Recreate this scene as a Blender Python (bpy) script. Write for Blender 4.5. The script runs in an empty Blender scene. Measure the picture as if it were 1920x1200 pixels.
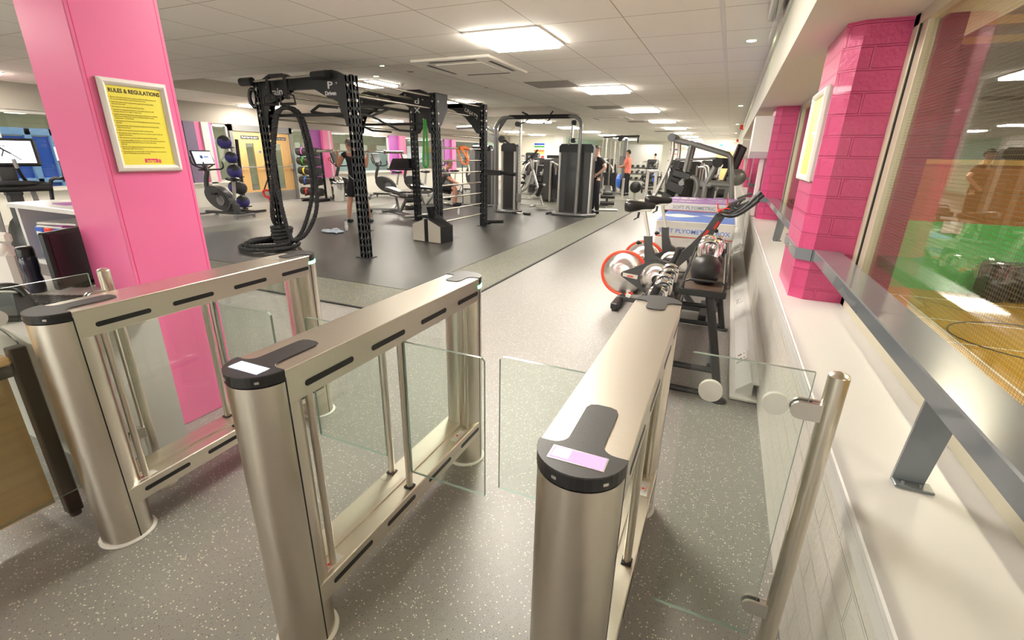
import bpy, math, random
from mathutils import Vector, Matrix, Euler
PI = math.pi
random.seed(7)
S = bpy.context.scene
COL = S.collection
CAM_H = 1.45
# ---------------------------------------------------------------- camera
ROT = Matrix(((0.9125, -0.1519, 0.3799), (0.4088, 0.2986, -0.8624), (0.0175, 0.9422, 0.3346)))
def _orth(a, b):
    d = Vector((0, 0, 0))
    return d
vy = Vector((412., 301., -869.4768)).normalized()
vd = Vector((-45., -2450., -869.4768)).normalized()
vz = -(vd - vy * vd.dot(vy)).normalized()
vx = vy.cross(vz)
ROT = Matrix((vx, vy, vz))
cam_data = bpy.data.cameras.new('camera')
cam = bpy.data.objects.new('camera', cam_data)
COL.objects.link(cam)
cam_data.sensor_width = 36.0
cam_data.sensor_fit = 'HORIZONTAL'
cam_data.lens = 869.4768 / 1920.0 * 36.0
cam_data.clip_start = 0.05
cam_data.clip_end = 300
cam.matrix_world = Matrix.Translation((0, 0, CAM_H)) @ ROT.to_4x4()
S.camera = cam

def ray(px, py):
    return ROT @ Vector((px - 960., 600. - py, -869.4768))
def atx(px, py, x):
    d = ray(px, py); t = x / d[0]; return Vector((x, d[1] * t, CAM_H + d[2] * t))
def aty(px, py, y):
    d = ray(px, py); t = y / d[1]; return Vector((d[0] * t, y, CAM_H + d[2] * t))
def atz(px, py, z):
    d = ray(px, py); t = (z - CAM_H) / d[2]; return Vector((d[0] * t, d[1] * t, z))

# ---------------------------------------------------------------- materials
def new_mat(name):
    m = bpy.data.materials.new(name); m.use_nodes = True
    nt = m.node_tree
    b = nt.nodes['Principled BSDF']
    return m, nt, b
def pm(name, col, rough=0.5, metal=0.0, spec=0.5, coat=0.0, emit=None, es=0.0, noise=0.0, nscale=20.0, bump=0.0, bscale=60.0, stretch=None):
    m, nt, b = new_mat(name)
    b.inputs['Base Color'].default_value = (*col, 1)
    b.inputs['Roughness'].default_value = rough
    b.inputs['Metallic'].default_value = metal
    b.inputs['Specular IOR Level'].default_value = spec
    b.inputs['Coat Weight'].default_value = coat
    if emit:
        b.inputs['Emission Color'].default_value = (*emit, 1)
        b.inputs['Emission Strength'].default_value = es
    L = nt.links
    if noise or bump:
        tc = nt.nodes.new('ShaderNodeTexCoord')
        mp = nt.nodes.new('ShaderNodeMapping')
        if stretch: mp.inputs['Scale'].default_value = stretch
        L.new(tc.outputs['Object'], mp.inputs['Vector'])
    if noise:
        n = nt.nodes.new('ShaderNodeTexNoise'); n.inputs['Scale'].default_value = nscale; n.inputs['Detail'].default_value = 5
        L.new(mp.outputs[0], n.inputs['Vector'])
        mx = nt.nodes.new('ShaderNodeMix'); mx.data_type = 'RGBA'
        mx.inputs[6].default_value = (*[max(0, c * (1 - noise)) for c in col], 1)
        mx.inputs[7].default_value = (*[min(1, c * (1 + noise)) for c in col], 1)
        L.new(n.outputs['Fac'], mx.inputs[0]); L.new(mx.outputs[2], b.inputs['Base Color'])
    if bump:
        n2 = nt.nodes.new('ShaderNodeTexNoise'); n2.inputs['Scale'].default_value = bscale; n2.inputs['Detail'].default_value = 3
        L.new(mp.outputs[0], n2.inputs['Vector'])
        bp = nt.nodes.new('ShaderNodeBump'); bp.inputs['Strength'].default_value = bump; bp.inputs['Distance'].default_value = 0.01
        L.new(n2.outputs['Fac'], bp.inputs['Height']); L.new(bp.outputs[0], b.inputs['Normal'])
    return m
def emat(name, col, s):
    m = bpy.data.materials.new(name); m.use_nodes = True; nt = m.node_tree
    nt.nodes.remove(nt.nodes['Principled BSDF'])
    e = nt.nodes.new('ShaderNodeEmission'); e.inputs[0].default_value = (*col, 1); e.inputs[1].default_value = s
    nt.links.new(e.outputs[0], nt.nodes['Material Output'].inputs[0]); return m
def glassmat(name, tint=(0.95, 0.98, 0.96), refl=1.0, mesh=None, rough=0.0):
    m = bpy.data.materials.new(name); m.use_nodes = True; nt = m.node_tree; L = nt.links
    nt.nodes.remove(nt.nodes['Principled BSDF'])
    t = nt.nodes.new('ShaderNodeBsdfTransparent'); t.inputs[0].default_value = (*tint, 1)
    g = nt.nodes.new('ShaderNodeBsdfGlossy'); g.inputs['Roughness'].default_value = rough; g.inputs[0].default_value = (1, 1, 1, 1)
    lw = nt.nodes.new('ShaderNodeLayerWeight'); lw.inputs[0].default_value = 0.5
    f = nt.nodes.new('ShaderNodeMath'); f.operation = 'POWER'; f.inputs[1].default_value = 4.5; L.new(lw.outputs['Facing'], f.inputs[0])
    k = nt.nodes.new('ShaderNodeMath'); k.operation = 'MULTIPLY_ADD'; k.inputs[1].default_value = 0.85 * refl; k.inputs[2].default_value = 0.035; k.use_clamp = True
    mx = nt.nodes.new('ShaderNodeMixShader')
    L.new(f.outputs[0], k.inputs[0]); L.new(k.outputs[0], mx.inputs[0]); L.new(t.outputs[0], mx.inputs[1]); L.new(g.outputs[0], mx.inputs[2])
    out = mx.outputs[0]
    if mesh:   # wired glass: fine dark wires embedded in the pane
        tc = nt.nodes.new('ShaderNodeTexCoord'); br = nt.nodes.new('ShaderNodeTexBrick')
        br.offset = 0.0; br.inputs['Scale'].default_value = 1.0
        br.inputs['Brick Width'].default_value = mesh; br.inputs['Row Height'].default_value = mesh
        br.inputs['Mortar Size'].default_value = 0.00035; br.inputs['Mortar Smooth'].default_value = 0
        mp = nt.nodes.new('ShaderNodeMapping'); mp.inputs['Rotation'].default_value = (0, PI / 2, 0)
        sx = nt.nodes.new('ShaderNodeSeparateXYZ'); cx = nt.nodes.new('ShaderNodeCombineXYZ')
        L.new(tc.outputs['Object'], sx.inputs[0]); L.new(sx.outputs[1], cx.inputs[0]); L.new(sx.outputs[2], cx.inputs[1])
        L.new(cx.outputs[0], br.inputs['Vector'])
        d = nt.nodes.new('ShaderNodeBsdfDiffuse'); d.inputs[0].default_value = (0.16, 0.14, 0.09, 1)
        m2 = nt.nodes.new('ShaderNodeMixShader')
        L.new(br.outputs['Fac'], m2.inputs[0]); L.new(out, m2.inputs[1]); L.new(d.outputs[0], m2.inputs[2]); out = m2.outputs[0]
    L.new(out, nt.nodes['Material Output'].inputs[0]); return m

M = {}
M['steel'] = pm('brushed_steel', (0.68, 0.63, 0.55), 0.30, 1.0, noise=0.05, nscale=40, stretch=(1, 1, 30))
M['steelh'] = pm('brushed_steel_flat', (0.70, 0.65, 0.57), 0.33, 1.0, noise=0.05, nscale=30, stretch=(1, 12, 1))
M['chrome'] = pm('polished_chrome', (0.85, 0.84, 0.82), 0.08, 1.0)
M['satin'] = pm('satin_silver', (0.62, 0.60, 0.57), 0.3, 0.9)
M['black'] = pm('black_plastic', (0.012, 0.012, 0.014), 0.35)
M['blackm'] = pm('black_powder_coat', (0.02, 0.02, 0.022), 0.42, 0.0, noise=0.2, nscale=60)
M['grit'] = pm('charcoal_speckle', (0.045, 0.045, 0.05), 0.45, noise=0.6, nscale=500)
M['rubber'] = pm('black_rubber', (0.025, 0.025, 0.027), 0.6)
M['vinyl'] = pm('black_vinyl', (0.015, 0.014, 0.014), 0.3)
M['dgrey'] = pm('dark_grey_metal', (0.10, 0.105, 0.115), 0.4, 0.3)
M['mgrey'] = pm('mid_grey_metal', (0.23, 0.23, 0.23), 0.35, 0.5)
M['mgrey2'] = pm('charcoal_panel', (0.05, 0.05, 0.052), 0.35)
M['lgrey'] = pm('light_grey_metal', (0.55, 0.53, 0.49), 0.4, 0.2)
M['white'] = pm('white_paint', (0.78, 0.76, 0.73), 0.35)
M['cream'] = pm('cream_wall', (0.70, 0.68, 0.60), 0.6)
M['whitelam'] = pm('white_laminate', (0.70, 0.69, 0.68), 0.3, noise=0.02, nscale=5)
M['pink'] = pm('pink_gloss_panel', (0.88, 0.19, 0.42), 0.33, coat=0.2)
M['purple'] = pm('purple_panel', (0.42, 0.10, 0.42), 0.4)
M['mauve'] = pm('mauve_panel', (0.22, 0.17, 0.26), 0.4)
M['wood'] = pm('beech_veneer', (0.62, 0.38, 0.15), 0.4, noise=0.12, nscale=8, stretch=(1, 1, 0.15))
M['oak'] = pm('oak_veneer', (0.50, 0.32, 0.13), 0.4, noise=0.2, nscale=6, stretch=(0.3, 0.3, 6))
M['brownmetal'] = pm('brown_frame_metal', (0.055, 0.038, 0.03), 0.35, 0.4)
M['skin'] = pm('skin', (0.55, 0.26, 0.17), 0.5)
M['skin2'] = pm('pale_skin', (0.72, 0.42, 0.32), 0.5)
M['hair'] = pm('dark_hair', (0.03, 0.018, 0.012), 0.6)
M['hairgrey'] = pm('grey_hair', (0.16, 0.12, 0.10), 0.7)
M['clothblack'] = pm('black_cloth', (0.012, 0.012, 0.016), 0.85)
M['clothgrey'] = pm('grey_cloth', (0.07, 0.07, 0.075), 0.85)
M['clothsalmon'] = pm('salmon_cloth', (0.80, 0.22, 0.16), 0.85)
M['clothwhite'] = pm('white_cloth', (0.75, 0.75, 0.75), 0.85)
M['orange'] = pm('orange_rubber', (0.85, 0.20, 0.03), 0.45)
M['red'] = pm('red_plastic', (0.80, 0.03, 0.02), 0.35)
M['redring'] = pm('red_guard', (0.85, 0.07, 0.03), 0.35)
M['green'] = pm('green_rubber', (0.03, 0.30, 0.03), 0.45)
M['yellow'] = pm('yellow_plastic', (0.85, 0.60, 0.02), 0.4)
M['blueball'] = pm('blue_leather', (0.04, 0.035, 0.20), 0.5)
M['blue'] = pm('blue_plastic', (0.03, 0.12, 0.55), 0.35)
M['bosu'] = pm('blue_dome', (0.05, 0.18, 0.75), 0.25)
M['yellowposter'] = pm('yellow_paper', (0.92, 0.83, 0.10), 0.4, coat=0.3)
M['ink'] = pm('black_ink', (0.02, 0.015, 0.01), 0.5)
M['inkfaint'] = pm('thin_ink', (0.35, 0.28, 0.02), 0.5)
M['inkpink'] = pm('pink_ink', (0.80, 0.05, 0.20), 0.5)
M['logowhite'] = pm('white_lettering', (0.7, 0.7, 0.7), 0.5)
M['paper'] = pm('white_paper', (0.75, 0.74, 0.72), 0.7)
M['mirror'] = pm('mirror_silver', (0.85, 0.88, 0.88), 0.02, 1.0)
M['glass'] = glassmat('clear_glass')
M['edge'] = pm('glass_edge', (0.24, 0.31, 0.28), 0.15, spec=0.8)
M['frosted'] = pm('frosted_dot', (0.62, 0.62, 0.58), 0.6)
M['winglass'] = glassmat('wired_glass', (0.93, 0.93, 0.88), 1.0, mesh=0.0125)
M['tintglass'] = glassmat('tinted_partition_glass', (0.88, 0.92, 0.91), 1.0)
M['ceilwhite'] = pm('white_ceiling_fitting', (.90, .87, .80), .5)
M['railgrey'] = pm('grey_rail_paint', (0.17, 0.19, 0.21), 0.22, coat=0.5)
M['alu'] = pm('cream_aluminium', (0.58, 0.54, 0.42), 0.35, 0.2)
M['gasket'] = pm('black_gasket', (0.01, 0.01, 0.01), 0.5)
M['silicone'] = pm('white_silicone', (0.72, 0.70, 0.66), 0.6)
M['panel_light'] = emat('lit_diffuser', (1.0, 0.93, 0.82), 14.0)
M['spot_light'] = emat('lit_spot', (0.80, 1.0, 0.45), 12.0)
M['screen_blue'] = emat('lit_blue_screen', (0.35, 0.55, 1.0), 2.2)
M['screen_hot'] = emat('lit_white_glow', (0.75, 0.85, 1.0), 6.0)
M['screen_pink'] = emat('lit_pink_screen', (0.75, 0.22, 0.5), 0.8)
M['led_green'] = emat('lit_green_led', (0.1, 1.0, 0.35), 5.0)
M['screen_white'] = emat('lit_white_screen', (0.75, 0.82, 0.95), 1.0)
M['towel'] = pm('blue_white_towel', (0.45, 0.52, 0.62), 0.9, noise=0.5, nscale=25)
M['tread'] = pm('chequer_plate', (0.62, 0.58, 0.50), 0.35, 0.7, noise=0.15, nscale=60, bump=0.6, bscale=90)

# ---------------------------------------------------------------- mesh builder
class MB:
    def __init__(s): s.v = []; s.f = []; s.m = []; s.sm = []
    def add(s, vs, fs, mi=0, smooth=False):
        o = len(s.v); s.v += [tuple(v) for v in vs]
        for f in fs: s.f.append([i + o for i in f]); s.m.append(mi); s.sm.append(smooth)
        return s
    def box(s, c, d, r=None, mi=0, bev=0.0):
        hx, hy, hz = d[0] / 2, d[1] / 2, d[2] / 2
        if bev > 0:
            b = min(bev, hx * .9, hy * .9, hz * .9); vs = []; 
            for sx in (-1, 1):
                for sy in (-1, 1):
                    for sz in (-1, 1):
                        vs += [(sx * hx, sy * (hy - b), sz * (hz - b)), (sx * (hx - b), sy * hy, sz * (hz - b)), (sx * (hx - b), sy * (hy - b), sz * hz)]
            I = lambda x, y, z, k: ((x * 4) + (y * 2) + z) * 3 + k
            fs = []
            for x in (0, 1): fs.append([I(x, 0, 0, 0), I(x, 1, 0, 0), I(x, 1, 1, 0), I(x, 0, 1, 0)])
            for y in (0, 1): fs.append([I(0, y, 0, 1), I(1, y, 0, 1), I(1, y, 1, 1), I(0, y, 1, 1)])
            for z in (0, 1): fs.append([I(0, 0, z, 2), I(1, 0, z, 2), I(1, 1, z, 2), I(0, 1, z, 2)])
            for y in (0, 1):
                for z in (0, 1): fs.append([I(0, y, z, 1), I(1, y, z, 1), I(1, y, z, 2), I(0, y, z, 2)])
            for x in (0, 1):
                for z in (0, 1): fs.append([I(x, 0, z, 0), I(x, 1, z, 0), I(x, 1, z, 2), I(x, 0, z, 2)])
                for y in (0, 1): fs.append([I(x, y, 0, 0), I(x, y, 1, 0), I(x, y, 1, 1), I(x, y, 0, 1)])
                for y in (0, 1):
                    for z in (0, 1): fs.append([I(x, y, z, 0), I(x, y, z, 1), I(x, y, z, 2)])
        else:
            vs = [(x * hx, y * hy, z * hz) for x in (-1, 1) for y in (-1, 1) for z in (-1, 1)]
            fs = [[0, 1, 3, 2], [4, 6, 7, 5], [0, 4, 5, 1], [2, 3, 7, 6], [0, 2, 6, 4], [1, 5, 7, 3]]
        R = Euler(r).to_matrix() if r else None
        c = Vector(c)
        vs = [((R @ Vector(v)) if R else Vector(v)) + c for v in vs]
        return s.add(vs, fs, mi)
    def b2(s, lo, hi, mi=0, bev=0.0):
        return s.box([(a + b) / 2 for a, b in zip(lo, hi)], [abs(b - a) for a, b in zip(lo, hi)], None, mi, bev)
    def bar(s, a, b, w, h, mi=0, up=(0, 0, 1), bev=0.0):
        a = Vector(a); b = Vector(b); d = b - a; L = d.length; d.normalize(); u = Vector(up)
        if abs(d.dot(u)) > .98: u = Vector((0, 1, 0))
        x = d.cross(u).normalized(); z = x.cross(d)
        R = Matrix((x, d, z)).transposed(); n0 = len(s.v)
        s.box((0, 0, 0), (w, L, h), None, mi, bev); c = (a + b) / 2
        for i in range(n0, len(s.v)): s.v[i] = tuple(R @ Vector(s.v[i]) + c)
        return s
    def cyl(s, a, b, r, n=16, mi=0, r2=None, cap=True, smooth=True):
        a = Vector(a); b = Vector(b); d = (b - a).normalized(); r2 = r if r2 is None else r2
        u = Vector((0, 0, 1)) if abs(d.z) < .9 else Vector((1, 0, 0))
        x = d.cross(u).normalized(); y = d.cross(x)
        vs = []
        for k in range(n):
            t = 2 * PI * k / n; o = x * math.cos(t) + y * math.sin(t)
            vs.append(a + o * r); vs.append(b + o * r2)
        s.add(vs, [[2 * k, 2 * ((k + 1) % n), 2 * ((k + 1) % n) + 1, 2 * k + 1] for k in range(n)], mi, smooth)
        if cap: 
            s.add([vs[2 * k] for k in range(n)], [list(range(n))], mi); s.add([vs[2 * k + 1] for k in range(n)], [list(range(n))[::-1]], mi)
        return s
    def tube(s, pts, r, n=10, mi=0, closed=False, cap=True, sub=0):
        P = [Vector(p) for p in pts]
        if sub: P = smooth_path(P, sub, closed)
        N = len(P); rr = r if isinstance(r, (list, tuple)) else [r] * N
        if len(rr) != N:
            rr = [rr[min(len(rr) - 1, int(i * (len(rr) - 1) / (N - 1) + .5))] for i in range(N)]
        T = []
        for i in range(N):
            if closed: t = P[(i + 1) % N] - P[i - 1]
            else: t = P[min(i + 1, N - 1)] - P[max(i - 1, 0)]
            T.append(t.normalized() if t.length > 1e-9 else Vector((0, 0, 1)))
        u = Vector((0, 0, 1)) if abs(T[0].z) < .9 else Vector((1, 0, 0))
        x = T[0].cross(u).normalized(); vs = []
        for i in range(N):
            x = (x - T[i] * x.dot(T[i])); 
            x = x.normalized() if x.length > 1e-6 else T[i].orthogonal().normalized()
            y = T[i].cross(x)
            for k in range(n):
                a = 2 * PI * k / n; vs.append(P[i] + (x * math.cos(a) + y * math.sin(a)) * rr[i])
        fs = []
        for i in range(N if closed else N - 1):
            j = (i + 1) % N
            for k in range(n): fs.append([i * n + k, i * n + (k + 1) % n, j * n + (k + 1) % n, j * n + k])
        s.add(vs, fs, mi, True)
        if cap and not closed:
            s.add(vs[:n], [list(range(n))[::-1]], mi); s.add(vs[-n:], [list(range(n))], mi)
        return s
    def prism(s, poly, axis, a, b, mi=0):
        # poly in the two other axes (order x,y,z without axis)
        def mk(p, t):
            q = list(p); q.insert(axis, t); return q
        n = len(poly)
        s.add([mk(p, a) for p in poly] + [mk(p, b) for p in poly],
              [list(range(n)), list(range(n, 2 * n))[::-1]] + [[k, (k + 1) % n, n + (k + 1) % n, n + k] for k in range(n)], mi)
        return s
    def lathe(s, c, prof, n=20, mi=0, axis='z', smooth=True, arc=None):
        c = Vector(c); vs = []; full = arc is None; a0, a1 = (0, 2 * PI) if full else arc; m = n if full else n + 1
        for (r, h) in prof:
            for k in range(m):
                t = a0 + (a1 - a0) * k / n; p = (r * math.cos(t), r * math.sin(t), h)
                if axis == 'y': p = (p[0], p[2], p[1])
                if axis == 'x': p = (p[2], p[0], p[1])
                vs.append(c + Vector(p))
        fs = []
        for i in range(len(prof) - 1):
            for k in range(n):
                k2 = (k + 1) % m
                fs.append([i * m + k, i * m + k2, (i + 1) * m + k2, (i + 1) * m + k])
        return s.add(vs, fs, mi, smooth)
    def ball(s, c, r, n=16, mi=0, sc=(1, 1, 1), m=None):
        m = m or n // 2; c = Vector(c); vs = [c + Vector((0, 0, r * sc[2]))]; fs = []
        for i in range(1, m):
            ph = PI * i / m
            for k in range(n):
                t = 2 * PI * k / n
                vs.append(c + Vector((r * sc[0] * math.sin(ph) * math.cos(t), r * sc[1] * math.sin(ph) * math.sin(t), r * sc[2] * math.cos(ph))))
        vs.append(c - Vector((0, 0, r * sc[2])))
        for k in range(n): fs.append([0, 1 + k, 1 + (k + 1) % n])
        for i in range(m - 2):
            for k in range(n): fs.append([1 + i * n + k, 1 + (i + 1) * n + k, 1 + (i + 1) * n + (k + 1) % n, 1 + i * n + (k + 1) % n])
        e = len(vs) - 1; o = 1 + (m - 2) * n
        for k in range(n): fs.append([e, o + (k + 1) % n, o + k])
        return s.add(vs, fs, mi, True)
    def text(s, txt, size, mat4, mi=0, depth=0.0005, bold=0.0, align='CENTER', sx=1.0):
        cu = bpy.data.curves.new('t', 'FONT'); cu.body = txt; cu.size = size; cu.align_x = align; cu.extrude = depth; cu.offset = bold; cu.resolution_u = 2
        ob = bpy.data.objects.new('t', cu); COL.objects.link(ob)
        dg = bpy.context.evaluated_depsgraph_get(); me = bpy.data.meshes.new_from_object(ob.evaluated_get(dg))
        sc = Matrix.Diagonal((sx, 1, 1, 1))
        s.add([mat4 @ sc @ v.co for v in me.vertices], [list(p.vertices) for p in me.polygons], mi)
        bpy.data.objects.remove(ob); bpy.data.meshes.remove(me); bpy.data.curves.remove(cu)
        return s
    def xf(s, mat, start=0):
        for i in range(start, len(s.v)): s.v[i] = tuple(mat @ Vector(s.v[i]))
        return s
    def build(s, name, mats, parent=None, label=None, cat=None, group=None, kind=None, loc=None):
        me = bpy.data.meshes.new(name); me.from_pydata(s.v, [], s.f)
        if not isinstance(mats, (list, tuple)): mats = [mats]
        for m in mats: me.materials.append(M[m] if isinstance(m, str) else m)
        me.polygons.foreach_set('material_index', s.m); me.polygons.foreach_set('use_smooth', s.sm)
        me.update(); me.validate()
        import bmesh
        bm = bmesh.new(); bm.from_mesh(me); bmesh.ops.recalc_face_normals(bm, faces=bm.faces); bm.to_mesh(me); bm.free()
        o = bpy.data.objects.new(name, me); COL.objects.link(o)
        if parent: o.parent = parent
        if loc: o.location = loc
        tag(o, label, cat, group, kind); return o
def tag(o, label=None, cat=None, group=None, kind=None):
    if label: o['label'] = label
    if cat: o['category'] = cat
    if group: o['group'] = group
    if kind: o['kind'] = kind
    return o
def thing(name, label, cat, loc=(0, 0, 0), rz=0, group=None, scale=None):
    o = bpy.data.objects.new(name, None); COL.objects.link(o); o.location = loc; o.rotation_euler = (0, 0, rz)
    o.empty_display_size = .1
    if scale: o.scale = scale if isinstance(scale, (tuple, list)) else (scale,) * 3
    return tag(o, label, cat, group)
def dup(root, label=None, loc=None, rz=None, group=None, scale=None):
    r = root.copy(); COL.objects.link(r)
    if label: r['label'] = label
    if group: r['group'] = group
    if loc: r.location = loc
    if rz is not None: r.rotation_euler = (0, 0, rz)
    if scale: r.scale = (scale,) * 3
    for ch in list(root.children):
        c = ch.copy(); COL.objects.link(c); c.parent = r
        for g in list(ch.children):
            d = g.copy(); COL.objects.link(d); d.parent = c
    return r
def smooth_path(P, sub, closed=False):
    out = []; n = len(P)
    for i in range(n if closed else n - 1):
        p0 = P[(i - 1) % n] if (closed or i > 0) else P[0]; p1 = P[i]; p2 = P[(i + 1) % n]; p3 = P[(i + 2) % n] if (closed or i + 2 < n) else P[-1]
        for k in range(sub):
            t = k / sub
            out.append(.5 * ((2 * p1) + (-p0 + p2) * t + (2 * p0 - 5 * p1 + 4 * p2 - p3) * t * t + (-p0 + 3 * p1 - 3 * p2 + p3) * t ** 3))
    if not closed: out.append(P[-1])
    return out
def rrect(w, h, r, n=4, cx=0, cy=0):
    out = []
    for (sx, sy, a0) in ((1, 1, 0), (-1, 1, PI / 2), (-1, -1, PI), (1, -1, 3 * PI / 2)):
        for k in range(n + 1):
            a = a0 + PI / 2 * k / n; out.append((cx + sx * (w / 2 - r) + r * math.cos(a), cy + sy * (h / 2 - r) + r * math.sin(a)))
    return out
def struct(o): o['kind'] = 'structure'; return o
M['chromebar'] = pm('dull_chrome', (.60, .55, .48), .22, 1.0)
# ---------------------------------------------------------------- surface materials
def N(nt, t): return nt.nodes.new(t)
def fleck_floor(name, base, light, dark, scale=150, rough=0.3, dens=(0.14, 0.12), mottled=0.06):
    m, nt, b = new_mat(name); L = nt.links
    tc = N(nt, 'ShaderNodeTexCoord')
    v = N(nt, 'ShaderNodeTexVoronoi'); v.inputs['Scale'].default_value = scale; L.new(tc.outputs['Object'], v.inputs['Vector'])
    v2 = N(nt, 'ShaderNodeTexVoronoi'); v2.inputs['Scale'].default_value = scale * 1.7; L.new(tc.outputs['Object'], v2.inputs['Vector'])
    n = N(nt, 'ShaderNodeTexNoise'); n.inputs['Scale'].default_value = 1.3; n.inputs['Detail'].default_value = 4; L.new(tc.outputs['Object'], n.inputs['Vector'])
    def flk(vn, chan, thr, rad):
        sep = N(nt, 'ShaderNodeSeparateColor'); L.new(vn.outputs['Color'], sep.inputs[0])
        a = N(nt, 'ShaderNodeMath'); a.operation = 'LESS_THAN'; a.inputs[1].default_value = thr; L.new(sep.outputs[chan], a.inputs[0])
        d = N(nt, 'ShaderNodeMath'); d.operation = 'LESS_THAN'; d.inputs[1].default_value = rad; L.new(vn.outputs['Distance'], d.inputs[0])
        mu = N(nt, 'ShaderNodeMath'); mu.operation = 'MULTIPLY'; L.new(a.outputs[0], mu.inputs[0]); L.new(d.outputs[0], mu.inputs[1]); return mu.outputs[0]
    def mix(fac, A, Bc):
        x = N(nt, 'ShaderNodeMix'); x.data_type = 'RGBA'
        if isinstance(fac, float): x.inputs[0].default_value = fac
        else: L.new(fac, x.inputs[0])
        for k, c in ((6, A), (7, Bc)):
            if isinstance(c, tuple): x.inputs[k].default_value = (*c, 1)
            else: L.new(c, x.inputs[k])
        return x.outputs[2]
    c0 = mix(n.outputs['Fac'], tuple(c * (1 - mottled) for c in base), tuple(c * (1 + mottled) for c in base))
    c1 = mix(flk(v, 0, dens[0], 0.36), c0, light)
    c2 = mix(flk(v2, 1, dens[1], 0.34), c1, dark)
    L.new(c2, b.inputs['Base Color']); b.inputs['Roughness'].default_value = rough
    nb = N(nt, 'ShaderNodeTexNoise'); nb.inputs['Scale'].default_value = 260; L.new(tc.outputs['Object'], nb.inputs['Vector'])
    bp = N(nt, 'ShaderNodeBump'); bp.inputs['Strength'].default_value = 0.25; bp.inputs['Distance'].default_value = 0.004
    L.new(nb.outputs['Fac'], bp.inputs['Height']); L.new(bp.outputs[0], b.inputs['Normal'])
    return m
M['floor'] = fleck_floor('speckled_safety_vinyl', (0.26, 0.25, 0.235), (0.72, 0.67, 0.56), (0.06, 0.06, 0.07), 130, 0.32)
M['mat'] = fleck_floor('black_rubber_flooring', (0.058, 0.056, 0.053), (0.09, 0.09, 0.09), (0.05, 0.05, 0.05), 130, 0.33, (0.06, 0.05), 0.25)
M['speckmat'] = fleck_floor('green_flecked_rubber', (0.145, 0.143, 0.125), (0.42, 0.40, 0.12), (0.09, 0.12, 0.18), 75, 0.5, (0.30, 0.2))
def bricky(name, col, bw, rh, mort=0.006, rough=0.45, bump=0.5, mortcol=None, fine=0.3, coat=0.0, plane='yz', off=0.5, mortmix=1.0, var=0.0):
    m, nt, b = new_mat(name); L = nt.links
    tc = N(nt, 'ShaderNodeTexCoord'); sx = N(nt, 'ShaderNodeSeparateXYZ'); cx = N(nt, 'ShaderNodeCombineXYZ')
    L.new(tc.outputs['Object'], sx.inputs[0])
    if plane == 'yz':   # along the wall whichever way it turns: y minus x
        sb = N(nt, 'ShaderNodeMath'); sb.operation = 'SUBTRACT'; L.new(sx.outputs[1], sb.inputs[0]); L.new(sx.outputs[0], sb.inputs[1])
        L.new(sb.outputs[0], cx.inputs[0]); L.new(sx.outputs[2], cx.inputs[1])
    else:
        L.new(sx.outputs[0], cx.inputs[0]); L.new(sx.outputs[1], cx.inputs[1])
    br = N(nt, 'ShaderNodeTexBrick'); br.offset = off; br.inputs['Scale'].default_value = 1
    br.inputs['Brick Width'].default_value = bw; br.inputs['Row Height'].default_value = rh
    br.inputs['Mortar Size'].default_value = mort; br.inputs['Mortar Smooth'].default_value = 0.35
    mc = mortcol or col
    br.inputs['Color1'].default_value = (*[c * (1 - var) for c in col], 1); br.inputs['Color2'].default_value = (*[min(1, c * (1 + var)) for c in col], 1); br.inputs['Mortar'].default_value = (*mc, 1)
    L.new(cx.outputs[0], br.inputs['Vector']); L.new(br.outputs['Color'], b.inputs['Base Color'])
    b.inputs['Roughness'].default_value = rough; b.inputs['Coat Weight'].default_value = coat
    n = N(nt, 'ShaderNodeTexNoise'); n.inputs['Scale'].default_value = 45; n.inputs['Detail'].default_value = 4; L.new(tc.outputs['Object'], n.inputs['Vector'])
    h = N(nt, 'ShaderNodeMath'); h.operation = 'MULTIPLY_ADD'; h.inputs[1].default_value = -1.0
    nm = N(nt, 'ShaderNodeMath'); nm.operation = 'MULTIPLY'; nm.inputs[1].default_value = fine; L.new(n.outputs['Fac'], nm.inputs[0])
    L.new(br.outputs['Fac'], h.inputs[0]); L.new(nm.outputs[0], h.inputs[2])
    bp = N(nt, 'ShaderNodeBump'); bp.inputs['Strength'].default_value = bump; bp.inputs['Distance'].default_value = 0.014
    L.new(h.outputs[0], bp.inputs['Height']); L.new(bp.outputs[0], b.inputs['Normal']); return m
M['pinkbrick'] = bricky('painted_magenta_brick', (0.62, 0.07, 0.21), 0.30, 0.098, rough=0.35, coat=0.2, bump=1.0)
M['whitebrick'] = bricky('painted_white_brick', (0.66, 0.63, 0.58), 0.30, 0.098, rough=0.42, bump=1.0)
M['redbrick'] = bricky('bare_red_brick', (0.12, 0.045, 0.03), 0.23, 0.08, mortcol=(0.09, 0.06, 0.05), rough=0.7, var=0.25)
M['ceil'] = bricky('ceiling_tiles', (0.90, 0.865, 0.80), 0.805, 0.805, mort=0.006, mortcol=(0.45, 0.41, 0.35), rough=0.8, bump=0.15, plane='xy', off=0.0, fine=0.1)
M['greycassette'] = pm('grey_vent_tile', (0.34, 0.31, 0.28), 0.7)
M['hallfloor'] = pm('sports_hall_floor', (0.68, 0.40, 0.07), 0.25, noise=0.08, nscale=2)
M['hallgreen'] = pm('green_wall_paint', (0.10, 0.60, 0.17), 0.5, noise=0.06, nscale=2)
M['hallwood'] = bricky('brown_timber_boarding', (0.36, 0.165, 0.045), 2.4, 0.7, mortcol=(0.12, 0.06, 0.02), rough=0.45, bump=0.2, var=0.06)
M['halldark'] = pm('dark_roof_lining', (0.055, 0.04, 0.03), 0.7)
M['hallbatten'] = pm('yellow_roof_purlin', (0.50, 0.33, 0.10), 0.6)
M['olive'] = pm('olive_wall', (0.36, 0.36, 0.24), 0.7, noise=0.2, nscale=3)
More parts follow.
